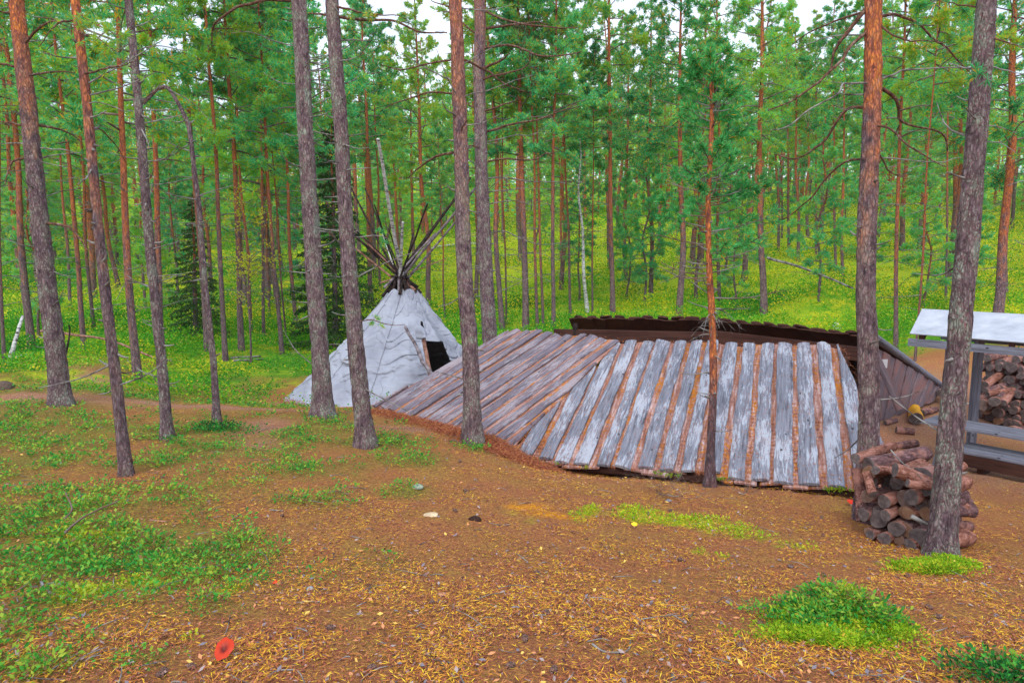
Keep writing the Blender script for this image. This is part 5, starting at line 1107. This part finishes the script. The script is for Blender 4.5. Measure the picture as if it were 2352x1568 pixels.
# ------------------------------------------------------------ fallen poles, sticks, mushrooms, stones
rs = np.random.RandomState(81)
def stick(pts, r, m, label, cat='branch', name='fallen_pole', tw=0, snap=True, rend=.6):
    P = []
    for t in pts:
        if len(t) == 2: q = hit(*t); q = q+[0, 0, r*.8]
        else: q = at(*t)
        P.append(q)
    Q = wig(curve(np.array(P), 24), .006, rs.rand()*90); a = Acc(); tube(a, Q, np.linspace(r, r*rend, 24), 8, 0, True, .1)
    if tw: twiggy(a, Q, r*.7, 2, tw, 0, .1, .25)
    return tag(build(name, a, m, loc=Q[0]), label, cat)
d1 = proj(hit(360, 836))[2]; stick([(95,760,d1+.9),(160,768,d1+.6),(260,785,d1+.3),(365,826,d1)], .035, POLE_R, 'long reddish fallen pole leaning across the left trunks', 'pole')
stick([(365,826,d1),(400,832)], .02, DEAD, 'thin pale end of the long pole lying in the scrub')
d2 = proj(hit(17, 838))[2]; stick([(18,838,d2),(33,790,d2),(52,726,d2+.3)], .055, BIRCH, 'white leaning birch snag at far left', 'snag', 'birch_snag', rend=.5)
stick([(150,817,13.),(160,770,13.1),(158,745,13.1)], .02, POLE_D, 'dark crooked dead sapling beside the far left pines', 'snag', 'dead_sapling', 3)
stick([(38,822),(68,815)], .03, BIRCH, 'short pale log in the scrub at far left', 'log', 'fallen_log'); stick([(530,824),(600,820)], .03, DEAD, 'upper pale stick lying in the scrub left of the tent'); stick([(535,831),(604,827)], .03, DEAD, 'lower pale stick lying in the scrub left of the tent')
stick([(1762,592,proj(hit(1800,712))[2]),(1850,618,proj(hit(1800,712))[2]-.5),(1960,662,proj(hit(1960,725))[2])], .045, DEAD, 'long thin dead tree leaning across the slope behind the shelter', 'pole', 'leaning_dead_tree', 1.5)
stick([(955,578),(1030,566),(1100,562)], .09, BIRCH, 'white fallen birch log on the green hillside behind the tent', 'log', 'fallen_log', rend=.8); stick([(650,690),(690,712)], .09, BIRCH, 'pale fallen log on the slope left of the tent', 'log', 'fallen_log'); stick([(770,742),(800,752)], .06, BIRCH, 'pale log lying under the dark spruce by the tent', 'log', 'fallen_log')
stick([(150,1222,3.95),(190,1188,3.95),(270,1150,4.1)], .008, TWIG, 'dead forked branch standing in the near lingonberries', 'branch', 'dead_branch', 9); stick([(150,1190,4.),(165,1168,4.),(150,1130,4.1)], .006, TWIG, 'thin dark dead shoot in the near lingonberries', 'branch', 'dead_branch', 8)
stick([(95,1338),(110,1360),(165,1380)], .008, DEAD, 'crooked pale stick at lower left', 'stick', 'stick'); stick([(70,1352),(145,1342)], .009, DEAD, 'straight pale stick above the crooked one', 'stick', 'stick')
stick([(1520,1388),(1545,1372)], .005, DEAD, 'small stick on the litter left of the mossy mound', 'stick', 'stick'); stick([(1455,1412),(1480,1435),(1500,1448)], .006, DEAD, 'weathered stick in the middle of the litter', 'stick', 'stick')
stick([(1360,1480),(1390,1498),(1440,1496),(1448,1470)], .005, DEAD, 'curved forked twig near the bottom of the picture', 'stick', 'stick', 4); stick([(1548,1568,2.47),(1545,1545,2.53)], .012, DEAD, 'grey stick poking up at the bottom edge', 'stick', 'stick')
stick([(345,1196),(385,1200)], .008, POLE_R, 'short brown stick on the litter left of centre', 'stick', 'stick'); stick([(620,1172),(650,1174)], .006, DEAD, 'pale thin stick right of the slim red brown pine', 'stick', 'stick'); stick([(1625,1100),(1560,1140),(1500,1128)], .006, TWIG, 'left of the dead brushy branches at the foot of the thin young pine', 'branch', 'dead_branch', 12); stick([(1640,1105),(1700,1135),(1720,1120)], .006, TWIG, 'right of the dead brushy branches at the foot of the thin young pine', 'branch', 'dead_branch', 12)
stick([(990,1040,7.5),(1040,1010,7.5),(1060,1030,7.5)], .008, TWIG, 'tangle of dead twigs left of the straight red pine foot', 'branch', 'dead_branch', 14)
def cap_m(name_, c0, c1_):
    return mat(name_, lambda nt: pbr(nt, ramp(nt, mth(nt, 'ADD', N(nt, 'VectorMath', _operation='LENGTH', i0=N(nt, 'VectorMath', _operation='MULTIPLY', i0=objc(nt), i1=(1, 1, 0)).outputs[0]).outputs[1], mth(nt, 'MULTIPLY', noise(nt, objc(nt), 60, 3), .02)), [(.014, c0), (.034, c1_)]), .45, spec=.2))
RED = cap_m('red_mushroom_cap', (.12, .015, .012), (.48, .035, .008)); ORG = mat('orange_cap', lambda nt: pbr(nt, (.85, .30, .03), .5)); YEL = mat('yellow_cap', lambda nt: pbr(nt, (.85, .55, .03), .5)); REDS = mat('bright_red_cap', lambda nt: pbr(nt, (.75, .05, .02), .4)); STEM = mat('pale_stem', lambda nt: pbr(nt, (.6, .5, .4), .7))
def shroom(px, py, R, m, label, tilt=(0, -.3), h=None, cup=.0):
    q = hit(px, py); root = empty('mushroom', q, label, 'mushroom'); h = R*1.0 if h is None else h; n, sd_ = 9, 40; an = np.linspace(0, 2*math.pi, sd_, endpoint=False); V = []
    for side in (1, -1):
        for k in range(n):
            f = k/(n-1.); rr = R*f*(1+.06*np.sin(an*3+px)*f+.04*np.sin(an*7+py)*f+(.0 if side > 0 else -.02)); z = (R*(.30*(1-f*f)-(.34+cup)*math.exp(-(f*3)**2)*.6)+cup*R*f*f*.5)*1.0-(0 if side > 0 else R*.10*(1-f**4))+.05*R*np.sin(an*4+1)*f*f
            x_, y_ = rr*np.cos(an), rr*np.sin(an); V.append(np.stack([x_, y_, z+h+x_*tilt[0]+y_*(-tilt[1])], -1))
    a = Acc(); V = np.array(V)
    for side in (0, 1):
        W_ = V[side*n:(side+1)*n].reshape(-1, 3); i = np.arange(n-1)[:, None]*sd_; j = np.arange(sd_)[None]; F = np.stack([i+j, i+(j+1) % sd_, i+sd_+(j+1) % sd_, i+sd_+j], -1).reshape(-1, 4); a.add(W_, F[:, ::-1] if side == 0 else F)
    build('cap', a, m, root); a = Acc(); tube(a, [(0, 0, -.02), (0, 0, h*.4), (0, 0, h-R*.22)], [R*.26, R*.2, R*.22], 12); build('stem', a, STEM, root); return root
shroom(516,1516,.036,RED,'large shiny red mushroom with a dark dimpled centre at lower left',(.05,-.7),.045,.3)
shroom(1842,1424,.012,ORG,'orange mushroom on the left flank of the mossy mound'); shroom(1896,1402,.011,ORG,'orange mushroom higher up in the lingonberries of the mound'); shroom(1960,1444,.010,ORG,'small orange mushroom low in the middle of the mound')
shroom(1955,1160,.035,REDS,'bright red mushroom between the roof corner and the log pile'); shroom(1457,1210,.022,YEL,'round yellow mushroom on the mossy litter at centre'); shroom(632,1341,.012,REDS,'tiny dark red mushroom in the green patch at lower left')
def flat(px, py, R, col, label, name, cat, hgt=.4, seed=1):
    q = hit(px, py); a = Acc(); n, sd_ = 7, 18; an = np.linspace(0, 2*math.pi, sd_, endpoint=False); V = []
    for k in range(n):
        f = math.sin(k/(n-1)*math.pi/2*1.15); z = math.cos(k/(n-1)*math.pi/2*1.15); rr = R*max(f, .02)*(1+.35*(vnoise(np.stack([np.cos(an)*1.6+seed, np.sin(an)*1.6, an*0+z*2], -1), seed)-.5)); V.append(np.stack([rr*np.cos(an), rr*np.sin(an), R*hgt*z+0*an], -1))
    i = np.arange(n-1)[:, None]*sd_; j = np.arange(sd_)[None]; a.add(np.array(V).reshape(-1, 3), np.stack([i+sd_+j, i+sd_+(j+1) % sd_, i+(j+1) % sd_, i+j], -1).reshape(-1, 4))
    o = build(name, a, mat(name+'_surface', lambda nt: pbr(nt, ramp(nt, noise(nt, objc(nt), 40, 4), [(.35, tuple(c*.6 for c in col)), (.65, col)]), .9, noise(nt, objc(nt), 70, 3), .6, .004))); o.location = tuple(q); return tag(o, label, cat)
flat(1090,1193,.045,(.05,.025,.02),'black lump of bark on the litter below the roof corner','bark_lump','bark',.6,3)
flat(1536,1150,.03,(.25,.25,.30),'small grey stone near the foot of the thin young pine','stone','stone',.5,5); flat(990,1183,.05,(.70,.55,.35),'pale cream fungus crust left of the black bark lump','pale_fungus','fungus',.25,6)
flat(1016,1364,.022,(.70,.36,.26),'pinkish fallen leaf lying alone on the litter','fallen_leaf','leaf',.1,7); flat(712,1352,.02,(.35,.38,.42),'tuft of grey lichen on the litter at lower left','grey_lichen','lichen',.7,8); flat(960,1118,.045,(.30,.36,.27),'pale grey green lichen cushion beside the little lingonberry clump','lichen_cushion','lichen',.5,9)
flat(1920,752,.12,(.65,.75,.62),'pale green lichen tuft on the ground behind the far roof','pale_lichen','lichen',1.2,10); flat(8,895,.14,(.14,.10,.08),'low dark stump at the left edge','stump','stump',.9,11)
x, y = scatter(1300, 2.1, 8, power=1.2); k_ = len(x); a = Acc(); leaves(a, np.stack([x, y, zt(x, y)+.012], -1), flat_dirs(k_, .3), .022+.015*rs.rand(k_), .016, 0, np.tile([0, 0, 1.], (k_, 1))+rs.randn(k_, 3)*.4)
tag(build('dry_leaves', a, mat('pale_dry_leaf', lambda nt: pbr(nt, ramp(nt, N(nt, 'NewGeometry').outputs['Random Per Island'], [(0, (.20, .18, .21)), (.35, (.36, .28, .27)), (.6, (.60, .26, .12)), (.85, (.75, .50, .12))], 'CONSTANT'), .8)), smooth=False), 'small pale and orange dry leaves dotted over the litter', 'leaves', kind='stuff')

# pine cones and small twigs dropped on the litter
rs = np.random.RandomState(91); a = Acc(); V = []; sd_ = 10; nn_ = 9
for k in range(nn_):
    f = k/(nn_-1.); an = np.linspace(0, 2*math.pi, sd_, endpoint=False)+(k % 2)*.31; r_r = .0125*math.sin(math.pi*(.08+.9*f))**.7*(1+.22*((np.arange(sd_)+k) % 2)); V.append(np.stack([r_r*np.cos(an), r_r*np.sin(an), an*0+(f-.5)*.04], -1))
i = np.arange(nn_-1)[:, None]*sd_; j = np.arange(sd_)[None]; a.add(np.array(V).reshape(-1, 3), np.stack([i+j, i+(j+1) % sd_, i+sd_+(j+1) % sd_, i+sd_+j], -1).reshape(-1, 4))
cone = build('pine_cone', a, mat('pine_cone_scale', lambda nt: pbr(nt, ramp(nt, noise(nt, objc(nt), 160, 3), [(.4, (.05, .03, .028)), (.6, (.22, .13, .10))]), .9)), smooth=False)
x, y = scatter(90, 2.2, 7, .85); g = masks(x, y)[0]; x, y = x[g < .25][:50], y[g < .25][:50]
for k in range(len(x)):
    o = cone if k == 0 else cone.copy()
    if k: COL.objects.link(o)
    o.location = (x[k], y[k], float(zt(x[k], y[k]))+.008); o.rotation_euler = (math.pi/2+rs.randn()*.2, 0, rs.rand()*6.28); tag(o, 'small brown pine cone lying on the needle litter', 'pine cone', 'pine cones on the litter')
a = Acc(); x, y = scatter(420, 2.1, 10, .9)
for k in range(len(x)):
    l = .05+.16*rs.rand()**2; an_ = rs.rand()*6.28; p = np.array([x[k], y[k], float(zt(x[k], y[k]))+.006]); d_ = np.array([math.cos(an_), math.sin(an_), 0]); Q = curve(np.array([p, p+d_*l*.5+rs.randn(3)*[.01, .01, .004]+[0, 0, .006], p+d_*l]), 6); Q[:, 2] = np.maximum(Q[:, 2], zt(Q[:, 0], Q[:, 1])+.003)
    tube(a, Q, np.linspace(.0032, .0015, 6), 4, 0, False)
tag(build('fallen_twigs', a, DEAD), 'small dead twigs scattered over the litter', 'twigs', kind='stuff')

# ------------------------------------------------------------ the air between the trunks
a = Acc(); box(a, (0, 160, 22), (260, 0, 0), (0, 210, 0), (0, 0, 32))
def haze_mat(nm, dens):
    m = bpy.data.materials.new(nm); m.use_nodes = True; nt = m.node_tree; nt.nodes.clear(); out = nt.nodes.new('ShaderNodeOutputMaterial')
    v = nt.nodes.new('ShaderNodeVolumePrincipled'); v.inputs['Density'].default_value = dens; v.inputs['Color'].default_value = (.86, .92, 1, 1); v.inputs['Anisotropy'].default_value = .2
    nt.links.new(v.outputs[0], out.inputs['Volume']); return m
hz = build('haze', a, haze_mat('haze_air', HAZE), smooth=False); hz['kind'] = 'stuff'; hz['label'] = 'thin bluish air between the far trunks'
